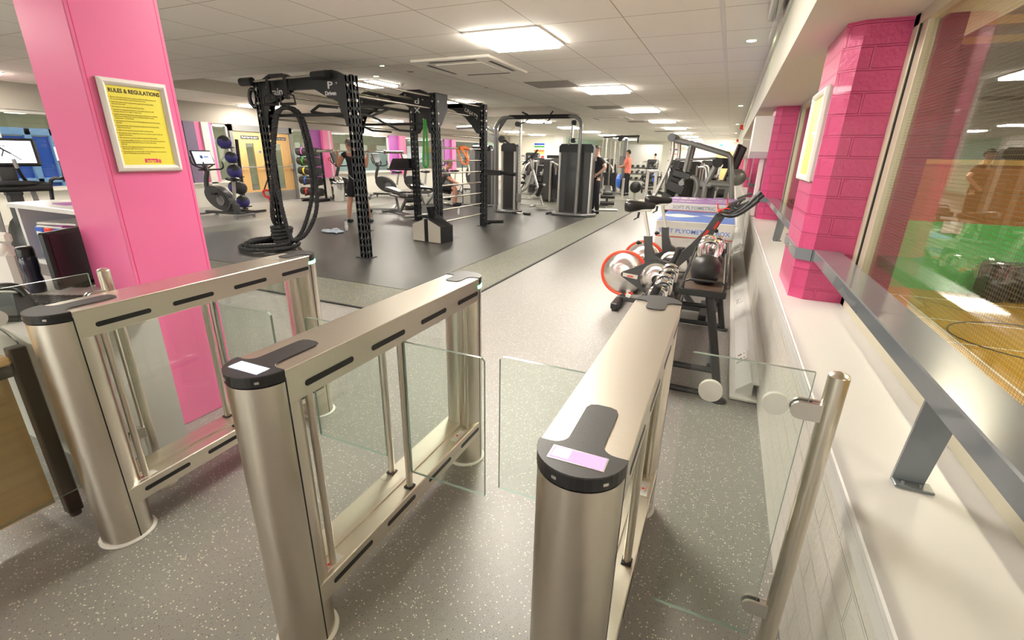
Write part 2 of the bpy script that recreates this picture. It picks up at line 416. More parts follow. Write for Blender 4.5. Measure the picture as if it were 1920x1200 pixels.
M['poolgrey'] = pm('grey_green_lining', (0.34, 0.35, 0.345), 0.7)
M['mint'] = pm('pale_mint_wall', (0.45, 0.62, 0.52), 0.6)
M['aqua'] = pm('pale_aqua_wall', (0.52, 0.64, 0.63), 0.5)
M['curtaingreen'] = pm('green_crash_mat', (0.02, 0.20, 0.03), 0.6)
M['riser'] = pm('recess_plaster', (0.50, 0.46, 0.40), 0.8); M['bulk'] = pm('dull_bulkhead_plaster', (0.36, 0.325, 0.28), 0.8)  # riser is a duller plaster than the ceiling tiles

# ---------------------------------------------------------------- floor
XL, XR, YN, YF, CZ = -12.7, 0.375, -8.4, 38.0, 2.6
struct(MB().b2((-21, YN, -0.12), (XR + .1, YF, 0.0)).build('floor', 'floor'))
o = MB().b2((-9.3, 3.38, 0.0), (-2.35, YF - .02, 0.006)).build('floor_border', 'speckmat'); struct(o)
o = MB().b2((-8.55, 4.1, 0.006), (-3.1, 12.9, 0.011)).build('floor_mat', 'mat'); struct(o)
o = MB().b2((-2.35, 3.37, 0), (-2.325, 17, 0.012)).b2((-9.3, 3.365, 0), (-2.325, 3.39, 0.012)).build('trim_1', 'rubber'); struct(o)

# ---------------------------------------------------------------- ceiling
RX0, RX1, RY0, RY1, RZ = -10.4, -4.23, 5.9, 14.4, 2.86
cb = MB()
def slab(x0, x1, y0, y1, z): cb.b2((x0, y0, z), (x1, y1, z + .06))
slab(RX1, 0.30, YN, YF, CZ); slab(XL - .15, RX0, YN, YF, CZ); slab(RX0, RX1, YN, RY0, CZ); slab(RX0, RX1, RY1, YF, CZ)
slab(RX0 - .05, RX1 + .05, RY0 - .05, RY1 + .05, RZ)
o = cb.build('ceiling', 'ceil'); struct(o); o.location = (0, 0, 0)
# line the tile joints up with the light fittings
for nd in M['ceil'].node_tree.nodes:
    if nd.type == 'COMBXYZ':
        nt = M['ceil'].node_tree
        va = nt.nodes.new('ShaderNodeVectorMath'); va.operation = 'ADD'; va.inputs[1].default_value = (0.245 + 0.805 * 20, -4.655 + 0.805 * 10, 0)
        tgt = [l for l in nt.links if l.from_node == nd][0].to_socket
        nt.links.new(nd.outputs[0], va.inputs[0]); nt.links.new(va.outputs[0], tgt)
rb = MB()
t = .03
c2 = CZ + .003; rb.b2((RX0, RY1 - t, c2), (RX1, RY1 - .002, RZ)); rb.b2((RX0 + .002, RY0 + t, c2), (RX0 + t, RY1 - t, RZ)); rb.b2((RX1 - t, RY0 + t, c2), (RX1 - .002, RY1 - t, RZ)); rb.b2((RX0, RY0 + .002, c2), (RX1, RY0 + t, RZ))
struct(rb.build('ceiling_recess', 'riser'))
struct(MB().b2((-0.27, YN, CZ - .012), (-0.235, YF, CZ + .01)).build('trim_2', 'white'))

# ---------------------------------------------------------------- right side: half wall, sill, bulkhead, columns, glazing
struct(MB().b2((0.375, YN, 0), (0.62, YF, 0.70)).build('wall_right', 'whitebrick'))
sl = MB().b2((0.36, YN, 0.70), (0.67, YF, 0.722), bev=.004).b2((0.36, YN, 0.66), (0.372, YF, 0.70))
struct(sl.build('windowsill', 'whitelam'))
bk = MB().b2((0.22, YN, 2.07), (0.25, YF, CZ)).b2((0.22, YN, 2.07), (1.0, YF, 2.095))
struct(bk.build('wall_bulkhead', 'cream'))
struct(MB().b2((0.195, YN, 2.47), (0.22, YF, 2.60)).build('trim_3', 'satin'))
col_y = [(-5.2, -4.5), (-1.1, -.45), (2.93, 3.58), (6.94, 7.6), (10.95, 11.6), (14.95, 15.6), (18.95, 19.6), (22.95, 23.6), (26.95, 27.6), (30.95, 31.6), (34.95, 35.6)]
for i, (y0, y1) in enumerate(col_y):
    c = MB()
    c.prism([(0.409, y0 + .055), (0.475, y0), (0.66, y0), (0.66, y1), (0.475, y1), (0.409, y1 - .055)], 2, 0.722, 2.07, 0)
    c.prism([(0.66, y0), (.845, y0), (.845, y1), (0.66, y1)], 2, -0.4, 2.07, 1)
    struct(c.build('pillar_brick', ['pinkbrick', 'redbrick']))
for i in range(len(col_y) - 1):
    a, b = col_y[i][1], col_y[i + 1][0]; n = i
    w = struct(thing('window_%d' % n, None, None, (0, 0, 0)))
    f = MB()
    for (y0, y1) in ((a, a + .075), (b - .075, b)): f.b2((0.655, y0, 0.722), (0.70, y1, 2.07), bev=.003)
    for (y0, y1) in ((a + .09, a + .17), (b - .17, b - .09)): f.b2((0.665, y0, 0.722), (0.70, y1, 2.07), bev=.003)
    f.b2((0.655, a, 0.722), (0.705, b, 0.79), bev=.003); f.b2((0.655, a, 2.02), (0.705, b, 2.07)); f.b2((0.71, a, 0.722), (0.78, b, 0.775))
    f.build('window_frame', 'alu', w)
    g = MB()
    for y0 in (a + .075, b - .09): g.b2((0.66, y0, 0.722), (0.695, y0 + .015, 2.07))
    g.b2((0.703, a, 0.76), (0.712, b, 0.80)); g.build('gasket', 'gasket', w)
    MB().b2((0.684, a + .01, 0.78), (0.690, b - .01, 2.05)).build('pane', 'winglass', w)
# ---------------------------------------------------------------- left side: half wall with glazed partition, bulkhead
struct(MB().b2((XL - .2, YN, 0), (XL, 9.33, 0.62)).b2((XL - .2, 11.42, 0), (XL, 28, 0.74)).b2((XL - .2, YN, 0.60), (XL + .06, 9.33, 0.63)).b2((XL - .2, 11.42, 0.72), (XL + .06, 28, .75)).build('wall_left', 'cream'))
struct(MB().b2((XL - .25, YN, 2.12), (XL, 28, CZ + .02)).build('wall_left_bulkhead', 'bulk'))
n = 20
def glazing(y0, y1, z0=0.63):
    global n
    w = struct(thing('window_%d' % n, None, None)); n += 1
    f = MB()
    for y in (y0, y1 - .06): f.b2((XL - .12, y, z0), (XL - .03, y + .06, 2.12))
    f.b2((XL - .12, y0, z0), (XL - .03, y1, z0 + .05)); f.b2((XL - .12, y0, 2.06), (XL - .03, y1, 2.12))
    f.build('window_frame', 'lgrey', w)
    MB().b2((XL - .08, y0 + .05, z0 + .04), (XL - .07, y1 - .05, 2.07)).build('pane', 'tintglass', w)
def panel(y0, y1, mat, z0=0.63, x=0.02):
    global pn
    o = MB().b2((XL - .1, y0, z0), (XL + x, y1, 2.13)).build('wall_panel', mat); struct(o)
glazing(-2.0, 3.7); panel(3.7, 4.62, 'pink')
glazing(4.62, 8.12)
panel(8.12, 8.40, 'mauve'); panel(8.40, 8.55, 'pink'); panel(8.55, 8.74, 'cream', 0.0, 0.06); panel(8.74, 8.84, 'pink')
glazing(8.84, 9.33)
glazing(11.42, 12.15, .75)
panel(12.15, 12.6, 'purple'); panel(12.6, 12.86, 'pink', x=.12); panel(12.86, 13.0, 'cream', 0.0, 0.06); panel(13.0, 13.12, 'pink')
glazing(13.12, 16.24, .75); panel(16.24, 16.8, 'purple'); panel(16.8, 17.2, 'pink', x=.1)
glazing(17.2, 20.35, .75); panel(20.35, 20.92, 'purple'); panel(20.92, 21.3, 'pink', x=.1); glazing(21.3, 24.2, .75); panel(24.2, 25.8, 'mint'); panel(25.8, 28.0, 'cream')
# double doors
def double_door():
    fr = struct(thing('door_1', None, None))
    f = MB().b2((XL - .12, 9.33, 0), (XL + .03, 9.43, 2.13)).b2((XL - .12, 11.32, 0), (XL + .03, 11.42, 2.13)).b2((XL - .12, 9.33, 1.96), (XL + .03, 11.42, 2.13))
    f.build('door_frame', 'mgrey', fr)
    for k, (y0, y1) in enumerate(((9.44, 10.36), (10.39, 11.31))):
        l = MB(); g0, g1 = (y0 + .34, y0 + .60)
        l.b2((XL - .05, y0, 0.02), (XL, g0, 1.95)); l.b2((XL - .05, g1, 0.02), (XL, y1, 1.95)); l.b2((XL - .05, g0, 0.02), (XL, g1, .35)); l.b2((XL - .05, g0, 1.65), (XL, g1, 1.95))
        d = l.build('door_leaf', 'wood', fr)
        MB().b2((XL - .03, g0, .35), (XL - .02, g1, 1.65)).build('vision_panel', 'tintglass', d)
        MB().b2((XL, y0 + .01, 0.02), (XL + .006, y1 - .01, 0.30)).build('kick_plate', 'satin', d)
        p = MB().tube([(XL + .06, y0 + .06, 1.0), (XL + .06, y1 - .06, 1.0)], .014, 8)
        for y in (y0 + .05, y1 - .05): p.b2((XL, y - .03, .93), (XL + .07, y + .03, 1.09), bev=.01)
        p.build('push_bar', 'satin', d)
        s = MB().b2((XL, y0 + .22, 1.76), (XL + .006, y1 - .12, 1.85), 0)
        s.text('Push bar to open', .075, Matrix.Translation((XL + .0075, (y0 + y1) / 2 + .05, 1.782)) @ Matrix(((0, 0, 1, 0), (1, 0, 0, 0), (0, 1, 0, 0), (0, 0, 0, 1))), 1)
        s.build('sign', ['mgrey2', 'logowhite'], d)
        if k == 0:
            MB().cyl((XL, y0 + .78, 1.42), (XL + .006, y0 + .78, 1.42), .03, 14).build('round_sign', 'blue', d)
        else:
            MB().b2((XL, y0 + .1, 1.18), (XL + .004, y0 + .32, 1.5)).build('notice', 'paper', d)
double_door()
# ---------------------------------------------------------------- end walls
struct(MB().b2((XL - .2, 28, 0), (-9.75, 28.15, CZ)).build('wall_back', 'cream'))
struct(MB().b2((-9.75, 27.9, 0), (-9.2, 28.4, CZ)).build('pillar_white', 'white'))
struct(MB().b2((-9.9, 28.4, 0), (-9.75, YF, CZ)).build('wall_far_left', 'mint'))
struct(MB().b2((-9.9, YF, 0), (0.45, YF + .15, CZ)).build('wall_far', 'cream'))
struct(MB().b2((-1.1, YF - .05, 0), (0.37, YF, 2.0)).build('door_2', 'wood'))
e = MB().b2((XL - .4, YN - .15, 2.35), (0.5, YN, CZ + .2)).b2((XL - .4, YN - .15, 0), (0.5, YN, .08))  # glazed front added behind the camera so daylight fills the ceiling
for k in range(8): e.b2((XL + k * 1.9 - .04, YN - .1, .08), (XL + k * 1.9 + .04, YN - .02, 2.35))
struct(e.build('wall_added_entrance', 'lgrey'))
struct(MB().b2((XL, YN - .07, .08), (.5, YN - .06, 2.35)).build('window_30', 'glass'))  # unseen pane of the added front, passes the daylight
struct(MB().b2((XL - 12, YN - 25, -.12), (14, YN - .15, -.02)).build('ground_added_outside', 'lgrey'))  # unseen ground, added to bounce daylight in through the glazed front
tag(MB().b2((-7.7, YF - .03, 0.35), (-4.85, YF - .005, 2.35)).b2((-7.76, YF - .035, 0.3), (-4.79, YF - .03, 2.4), 1).build('wall_mirror', ['mirror', 'satin']), 'large frameless mirror across the far end wall of the gym', 'mirror')
# ---------------------------------------------------------------- room beyond the left partition
b = MB().b2((-20.2, YN, 0), (-20, 38, 3.1), 0); struct(b.build('wall_beyond_left', 'olive'))
struct(MB().b2((-21, YN, 3.0), (XL - .25, 38, 3.1)).build('ceiling_beyond_left', 'poolgrey'))
struct(MB().b2((-19.99, 17.5, 0), (-19.9, 38, 1.5)).build('wall_beyond_aqua', 'aqua'))
struct(MB().b2((-20, -8.5, 0), (XL - .2, -8.4, 3)).b2((-20, 38, 0), (XL, 38.1, 3)).build('wall_beyond_ends', 'poolgrey'))
lb = None
for k, (x, y) in enumerate([(-14.5, 4.6), (-14.5, 8.6), (-14.5, 12.6), (-14.5, 16.6), (-14.5, 20.6), (-17.8, 6.6), (-17.8, 10.6), (-17.8, 14.6), (-17.8, 18.6), (-17.8, 22.6), (-14.5, 24.6)]):
    if lb is None:
        lb = thing('batten_light', 'lit batten light beyond the left glass partition', 'ceiling light', (x, y, 2.95), group='batten lights in the room behind the glass partition')
        MB().b2((-.1, -.75, 0), (.1, .75, .05)).build('housing', 'white', lb); MB().b2((-.08, -.73, -.02), (.08, .73, 0)).build('diffuser', 'panel_light', lb)
    else: dup(lb, loc=(x, y, 2.95))
# blue play frame seen through the partition
bf = thing('blue_storage_frame', 'tall blue framed storage cage seen through the left glass partition', 'storage cage', (-17.0, 3.6, 0))
MB().b2((-.5, 0, 0.1), (.4, 3.4, 1.7)).build('infill', 'blue', bf)
f = MB()
for y in (0, 3.5): 
    f.b2((.35, y - .1, 0), (.5, y + .1, 1.9), bev=.02)
f.b2((.35, -.1, 1.72), (.5, 3.6, 1.9), bev=.02); f.b2((.35, -.1, .55), (.5, 3.6, .68), bev=.02); f.b2((.35, 2.9, 0), (.5, 3.05, 1.9), bev=.02)
M['paleblue'] = pm('pale_blue_paint', (0.28, 0.50, 0.85), 0.4)
f.build('frame', 'paleblue', bf)
# ---------------------------------------------------------------- sports hall beyond the right windows
HZ = -2.16
struct(MB().b2((1.02, -9, HZ - .1), (24, 17.5, HZ)).build('floor_sports_hall', 'hallfloor'))
struct(MB().b2((1.02, 17.5, HZ), (24, 17.7, -.15), 0).build('wall_hall_green', 'hallgreen'))
struct(MB().b2((1.02, 17.5, -.15), (24, 17.7, 1.42), 0).build('wall_hall_timber', 'hallwood'))
struct(MB().b2((1.02, 17.5, 1.56), (24, 17.7, 4.4)).b2((24, -9, 1.5), (24.2, 17.7, 4.4)).b2((1.0, -9.2, HZ), (24, -9, 4.4)).b2((1.0, -9, 2.1), (1.05, 17.5, 4.4)).build('wall_hall_upper', 'halldark'))
struct(MB().b2((24, -9, HZ), (24.2, 17.7, -.15)).build('wall_hall_side_green', 'hallgreen'))
struct(MB().b2((24, -9, -.15), (24.2, 17.7, 1.5)).build('wall_hall_side_timber', 'hallwood'))
struct(MB().b2((1.0, -9, 4.3), (24, 17.7, 4.4)).build('ceiling_hall', 'halldark'))
struct(MB().b2((1.0, -9, HZ), (1.05, 17.5, -.4)).build('wall_hall_gym_side', 'redbrick'))
hb = MB().b2((1.02, 17.38, 1.42), (24, 17.5, 1.56))
for y in range(-8, 18, 2): hb.b2((1.05, y, 4.16), (24, y + .1, 4.3))
struct(hb.build('beam_hall', 'hallbatten'))
M['linewhite'] = pm('white_court_paint', (0.8, 0.78, 0.7), 0.4); M['lineblack'] = pm('black_court_paint', (0.03, 0.03, 0.03), 0.4)
lw = MB()
lw.b2((1.2, 16.35, HZ), (23, 16.4, HZ + .004)); lw.b2((1.2, 14.1, HZ), (23, 14.15, HZ + .004)); lw.b2((1.2, 12.25, HZ), (23, 12.3, HZ + .004)); lw.b2((5.0, -8, HZ), (5.05, 16.4, HZ + .004))
struct(lw.build('road_markings_white', 'linewhite'))
lk = MB(); 
lk.tube([(6.7 + 1.6 * math.cos(a * PI / 24), 13.0 + 1.4 * math.sin(a * PI / 24), HZ) for a in range(48)], .02, 4, closed=True)
lk.bar((4.4, 16.3, HZ + .001), (4.4, 10, HZ + .001), .05, .006); lk.bar((5.4, 16.3, HZ + .001), (9.5, 10.5, HZ + .001), .04, .006)
struct(lk.build('road_markings_black', 'lineblack'))
hl = None
for x in (3.5, 8.5, 13.5):
    for y in (-2.0, 3.0, 8.0, 13.0):
        if hl is None:
            hl = thing('hall_light', 'long lit lamp hanging under the dark sports hall roof', 'ceiling light', (x, y, 3.95), group='lamps under the sports hall roof')
            MB().b2((-.12, -.8, 0), (.12, .8, .08)).build('housing', 'white', hl); MB().b2((-.1, -.78, -.02), (.1, .78, 0)).build('diffuser', emat('lit_hall_tube', (1, .9, .72), 40.0), hl)
        else: dup(hl, loc=(x, y, 3.95))
# green crash mats with a scalloped edge, black trolley and notice in the hall
cm = MB()
for k in range(7):
    x0 = 4.6 + k * .42; pts = [(x0, HZ + .0)]
    prof = [(x0 + .42 * j / 6, -1.38 - .07 * math.sin(PI * j / 6)) for j in range(7)]
    cm.prism([(x0, HZ)] + prof + [(x0 + .42, HZ)], 1, 8.75, 8.85)
tag(cm.build('green_divider', 'curtaingreen'), 'low dark green divider with a scalloped edge on the sports hall floor', 'divider')
tr = thing('black_equipment_trolley', 'black equipment trolley parked against the green sports hall wall', 'trolley', (7.9, 17.05, HZ))
MB().b2((-.95, -.35, .12), (.95, .35, 1.05), bev=.05).build('body', 'black', tr)
for x in (-.7, .7): MB().cyl((x, -.42, .28), (x, -.32, .28), .28, 18).cyl((x, -.43, .28), (x, -.42, .28), .1, 12).build('wheel', 'rubber', tr)
tag(MB().b2((5.85, 17.44, -.45), (6.3, 17.5, -.12), bev=.01).build('wall_notice', 'paper'), 'small pale notice fixed on the green sports hall wall', 'notice')
# ---------------------------------------------------------------- turnstile gates
W2 = .0825; LEN = 1.025; TZ = .94
def half_disc(y0, sgn, r=W2, n=20):
    return [(r * math.cos(PI * k / n) , y0 + sgn * r * math.sin(PI * k / n)) for k in range(n + 1)]
def turnstile(name, label, x, near_screen, left_wing, right_wing, led, sticker=True, rz=0.0, y=.72, lz=.30):
    t = thing(name, label, 'turnstile gate', (x, y, 0), rz, 'stainless steel turnstile gates')
    # columns
    for k, yc in enumerate((0.0, LEN)):
        c = MB().cyl((0, yc, 0.004), (0, yc, TZ - .03), W2, 40)
        c.b2((-W2 - .0006, yc - .002, .004), (W2 + .0006, yc + .002, TZ - .02), 1)
        cc = c.build('column', ['steel', 'black'], t)
        MB().lathe((0, yc, 0), [(W2, .0), (W2 + .012, .001), (W2 + .010, .006), (W2, .010)], 36).build('floor_seal', 'silicone', cc)
    # top beam with slots
    b = MB().b2((-W2, 0, TZ - .098), (W2, LEN, TZ - .004), bev=.002)
    b.b2((-W2 - .0012, 0.0, TZ - .006), (W2 + .0012, LEN, TZ), bev=.0018)
    bb = b.build('top_beam', 'steelh', t)
    lo = MB().b2((-W2, 0, .150), (W2, LEN, .225), bev=.003).b2((-.02, .02, .225), (.02, LEN - .02, .232))
    lb = lo.build('bottom_beam', 'steelh', t)
    def slots(z, par):
        for side in (-1, 1):
            for (a, c) in ((.055, .235), (.315, .485), (.58, .75), (.84, 1.01)):
                s = MB(); pts = rrect(c - a, .018, .0089, 4, (a + c) / 2, z)
                s.prism(pts, 0, side * (W2 + .0002), side * (W2 + .0012)); s.build('slot', 'black', par)
    slots(TZ - .062, bb); slots(.19, lb)
    # end caps with tongue
    for k, (yc, sg, tl) in enumerate(((0, -1, .17), (LEN, 1, .10))):
        prof = half_disc(yc, sg, W2 + .002)
        i = -sg   # direction of tongue
        w = .034
        neck = []
        R = .028
        for q in range(7):
            a = PI / 2 * q / 6; neck.append((-(w + R) + R * math.sin(a) , yc + i * (R - R * math.cos(a))))
        tip = [(-w, yc + i * (tl - .02)), (-w + .006, yc + i * (tl - .006)), (-w + .02, yc + i * tl), (w - .02, yc + i * tl), (w - .006, yc + i * (tl - .006)), (w, yc + i * (tl - .02))]
        neck2 = [(-p[0], p[1]) for p in neck[::-1]]
        poly = prof + neck + tip + neck2
        capm = MB().prism(poly, 2, TZ, TZ + .0035, 0)
        capm.prism(half_disc(yc, sg, W2 + .0015), 2, TZ - .026, TZ + .0005, 1)
        cp = capm.build('cap', ['grit', 'black'], t)
        if k == 0 and near_screen:
            sc = MB().box((0, -.032, TZ + .0042), (.098, .036, .002), mi=0, bev=.0008); s2 = sc.build('screen', near_screen, cp)
            MB().box((-.030, -.032, TZ + .0056), (.030, .026, .0012), bev=.0005).build('screen_glow', 'screen_hot', cp)
            MB().box((0, -.032, TZ + .0037), (.104, .041, .0012), bev=.0005).build('screen_frame', 'satin', cp)
        if k == 0: 
            for a in (-.8, -1.9): MB().box((W2 * math.cos(a) * 1.02, W2 * math.sin(a) * 1.02, TZ - .013), (.010, .003, .006), (0, 0, a + PI / 2)).build('sensor', 'satin', cp)
        if k == 1 and led:
            MB().lathe((0, yc, TZ - .045), [(W2 + .0012, 0), (W2 + .002, .0), (W2 + .002, .014), (W2 + .0012, .014)], 16, arc=(-.1, PI / 2)).build('led_strip', 'led_green', cp)
    # infill glass and frame strips
    MB().b2((-.004, .08, .23), (.004, LEN - .08, TZ - .1)).build('infill_glass', 'glass', t)
    for yc in (.085, LEN - .085): MB().cyl((.055, yc, .225), (.055, yc, TZ - .098), .011, 10).build('frame_strip', 'steel', t)
    # swing posts and wings
    for (sx, wl, yy) in ((.058, right_wing, .485), (-.058, left_wing, .525)):
        p = MB().cyl((sx, yy, .225), (sx, yy, TZ - .098), .0125, 16).b2((sx - .016, yy - .016, .225), (sx + .016, yy + .016, .231), 1)
        pp = p.build('swing_post', ['steel', 'black'], t)
        if wl:
            s = 1 if sx > 0 else -1; x0 = sx + s * .016; x1 = sx + s * wl; r = .012
            z0, z1 = lz, .838; th = .005
            g = MB()
            g.add([(x0, yy - th, z0), (x1, yy - th, z0), (x1, yy - th, z1 - r), (x1 - s * r, yy - th, z1), (x0, yy - th, z1)], [[0, 1, 2, 3, 4]])
            g.add([(x0, yy + th, z0), (x1, yy + th, z0), (x1, yy + th, z1 - r), (x1 - s * r, yy + th, z1), (x0, yy + th, z1)], [[4, 3, 2, 1, 0]])
            P = [(x0, z0), (x1, z0), (x1, z1 - r), (x1 - s * r, z1), (x0, z1)]
            for q in range(5):
                a, c = P[q], P[(q + 1) % 5]
                g.add([(a[0], yy - th, a[1]), (c[0], yy - th, c[1]), (c[0], yy + th, c[1]), (a[0], yy + th, a[1])], [[0, 1, 2, 3]], 1)
            g.build('glass_wing', ['glass', 'edge'], pp)
    if sticker:
        for (sx, yy, sg) in ((.052, .075, 1), (.052, LEN - .16, 1)):
            s = MB().b2((sx - .016, yy - .045, .2255), (sx + .016, yy + .045, .2262), 0)
            s.cyl((sx - .004, yy, .2262), (sx - .004, yy, .2266), .006, 8, 1); s.b2((sx + .006, yy - .02, .2262), (sx + .0075, yy + .02, .2265), 1)
            s.build('sticker', ['paper', 'red'], t)
    return t
turnstile('turnstile', 'steel turnstile beside the pink pillar, speckled charcoal cap without a screen', -1.985, None, 0, .34, True, rz=.03, y=.725)
turnstile('turnstile', 'middle steel turnstile with white-blue lit screen and glass wings both sides', -1.012, 'screen_blue', .37, .33, True)
turnstile('turnstile', 'steel turnstile nearest the white brick wall, pink lit screen', -.170, 'screen_pink', .36, 0, False, lz=.32)
# ---------------------------------------------------------------- gate posts with glass panels
def clamp(par, p, d):
    # D shaped clamp from the post at p towards direction d (unit, horizontal)
    d = Vector(d); n = Vector((-d.y, d.x, 0)); m = MB()
    for s in (-1, 1):
        pts = []
        for (u, v) in [(0.0, -.022), (.042, -.022)] + [(.042 + .022 * math.sin(PI * k / 8), -.022 * math.cos(PI * k / 8)) for k in range(1, 8)] + [(.042, .022), (0.0, .022)]:
            pts.append((u, v))
        A = [Vector(p) + d * (u + .016) + n * (s * .006) + Vector((0, 0, v)) for u, v in pts]; B = [q + n * (s * .008) for q in A]; k = len(pts)
        m.add(A + B, [list(range(k)), list(range(k, 2 * k))[::-1]] + [[j, (j + 1) % k, k + (j + 1) % k, k + j] for j in range(k)])
    m.box(Vector(p) + d * .026, (.022 if abs(d.x) > .5 else .026, .026 if abs(d.x) > .5 else .022, .04))
    return m.build('glass_clamp', 'satin', par)
def gate_post(label, px, py, d, x0, x1, z0, z1, dots, dlabel):
    p = thing('glass_panel_post', label, 'post', (px, py, 0), 0, 'posts carrying clamped glass panels')
    m = MB().cyl((0, 0, 0), (0, 0, 1.0), .0215, 28).lathe((0, 0, 1.0), [(.0215, 0), (.019, .004), (.006, .010), (0.0, .011)], 24); m.build('tube', 'steel', p)
    MB().lathe((0, 0, 0), [(.06, 0), (.06, .006), (.03, .012), (.0215, .03)], 24).build('base_plate', 'steel', p)
    for z in (.285, .905): clamp(p, (0, 0, z), d)
    dv = Vector(d); n = Vector((-dv.y, dv.x, 0)) * .005
    g = MB(); q = [dv * x0 + Vector((0, 0, z0)), dv * x1 + Vector((0, 0, z0)), dv * x1 + Vector((0, 0, z1)), dv * x0 + Vector((0, 0, z1))]
    A = [v - n for v in q]; B = [v + n for v in q]
    g.add(A, [[0, 1, 2, 3]]); g.add(B, [[3, 2, 1, 0]])
    for k in range(4): g.add([A[k], A[(k + 1) % 4], B[(k + 1) % 4], B[k]], [[0, 1, 2, 3]], 1)
    o = g.build('clear_barrier', ['glass', 'edge'], None, dlabel, 'glass panel', loc=(px, py, 0))
    for u in dots:
        c = dv * u + Vector((0, 0, .905)); nn = n.normalized() * .0065
        MB().cyl(c - nn, c + nn, .028, 28).build('frosted_dot', 'frosted', o)
gate_post('upright steel tube post in front of the white brick wall', .292, 1.15, (-1, 0, 0), .045, .306, .175, 1.0, (.253, .11), 'clear glass panel with two frosted dots clamped to the post by the white brick wall')
gate_post('upright steel tube post between the left turnstile and the white counter', -2.17, .965, (0, -1, 0), .05, .60, .175, 1.0, (.33,), 'clear glass panel clamped to the post beside the wooden desk')
# ---------------------------------------------------------------- pink pillar and framed posters
p = MB().b2((-2.937, 1.255, 0), (-2.56, 1.634, CZ), bev=.004); struct(p.build('pillar_pink', 'pink'))
e = MB()
for y in (1.272, 1.617): e.b2((-2.5605, y - .0015, 0.0), (-2.5594, y + .0015, CZ), 0)
struct(e.build('trim_4', 'inkpink'))
def snap_frame(par, w, h, bw=.03, dp=.014):
    m = MB()   # rounded profile frame in local XZ, facing -Y
    prof = [(0, 0), (0, -.006), (.006, -dp), (bw * .55, -dp * 1.15), (bw - .004, -dp * .7), (bw, -.003), (bw, 0)]
    cs = [(-1, -1), (1, -1), (1, 1), (-1, 1)]
    rows = []
    for (sx, sz) in cs:
        rows.append([(sx * (w / 2 - o), d, sz * (h / 2 - o)) for o, d in prof])
    k = len(prof)
    for i in range(4):
        a, b = rows[i], rows[(i + 1) % 4]
        m.add(a + b, [[j, j + 1, k + j + 1, k + j] for j in range(k - 1)], 0)
    return m.build('snap_frame', 'white', par)
pt = thing('rules_poster', 'yellow RULES & REGULATIONS poster in a white frame on the pink pillar', 'poster', (-2.556, 1.442, 1.545), PI / 2)
PW, PH = .285, .395
snap_frame(pt, PW, PH)
MB().b2((-PW / 2 + .02, -.003, -PH / 2 + .02), (PW / 2 - .02, 0, PH / 2 - .02)).build('sheet', 'yellowposter', pt)
T = lambda x, z: Matrix.Translation((x, -.0035, z)) @ Matrix.Rotation(PI / 2, 4, 'X')
w = MB().text('RULES & REGULATIONS', .0235, T(0, .140), bold=.0006, depth=.0003, sx=.86); w.build('heading', 'ink', pt)
lines = ['All users of the Fitness Suite must complete a health and safety induction and', 'Pre-exercise Health Statement questionnaire prior to use.', 'Customers under 16 years of age must be supervised at all times when', 'using the Fitness Suite.', 'No equipment to be removed from the Fitness Suite.', 'Customers are expected to behave in a responsible manner that will', 'not cause annoyance or danger to other users.', 'Suitable clothing and appropriate training shoes must be worn at all times.', 'Bare feet and outdoor shoes will not be allowed. Suitable footwear', 'must be worn - no bare chests.', 'In the interest of security, all personal belongings must be left in the lockers', 'provided.', 'Only water bottles may be consumed and allowed into the Fitness Suite.', 'Food is not permitted.', 'Chalk and chewing gum is not permitted in the Fitness Suite.', 'All equipment must be wiped down after use in order to ensure a clean and', 'hygienic environment.', 'Men and women must wear suitable clothing in the Fitness Suite.', 'It is the responsibility of every user to ensure that all activities are performed', 'safely. Any actions that could harm you or others will not be', 'tolerated.', 'Please use the equipment in the way that it has been demonstrated to you.', 'Ask the gym staff if you are unsure.', 'The management reserves the right to refuse admission or eject any person', 'from the Fitness Suite if it becomes necessary.']
tx = MB(); bl = MB(); z = .118; starts = {0, 2, 4, 5, 7, 10, 12, 14, 15, 17, 18, 21, 23}
for i, l in enumerate(lines):
    if i in starts and i: z -= .0035
    tx.text(l, .0078, T(-.105, z), depth=.0002, align='LEFT', sx=.78)
    if i in starts: bl.cyl((-.112, -.0038, z + .0025), (-.112, -.003, z + .0025), .0022, 8)
    z -= .0081
tx.build('body_text', 'inkfaint', pt); bl.build('bullet', 'inkpink', pt)
lg = MB().b2((-.022, -.0038, -.157), (.036, -.003, -.140), 0); lg.text('invigor', .0165, T(.007, -.1545) @ Matrix.Translation((0, 0, .0006)), 1, bold=.0004, depth=.0003, sx=.9)
lg.text('8', .024, T(.044, -.159), 0, bold=.0006, depth=.0003); lg.build('logo', ['inkpink', 'yellowposter'], pt)
pt2 = thing('column_poster', 'yellow sheet in a white frame on the nearest magenta brick column', 'poster', (.400, 3.235, 1.578), -PI / 2)
snap_frame(pt2, .46, .47, .035, .02)
MB().b2((-.21, -.004, -.215), (.21, 0.003, .215)).build('sheet', 'yellowposter', pt2)
MB().b2((-.225, 0, -.23), (.225, .012, .23)).build('backing', 'satin', pt2)
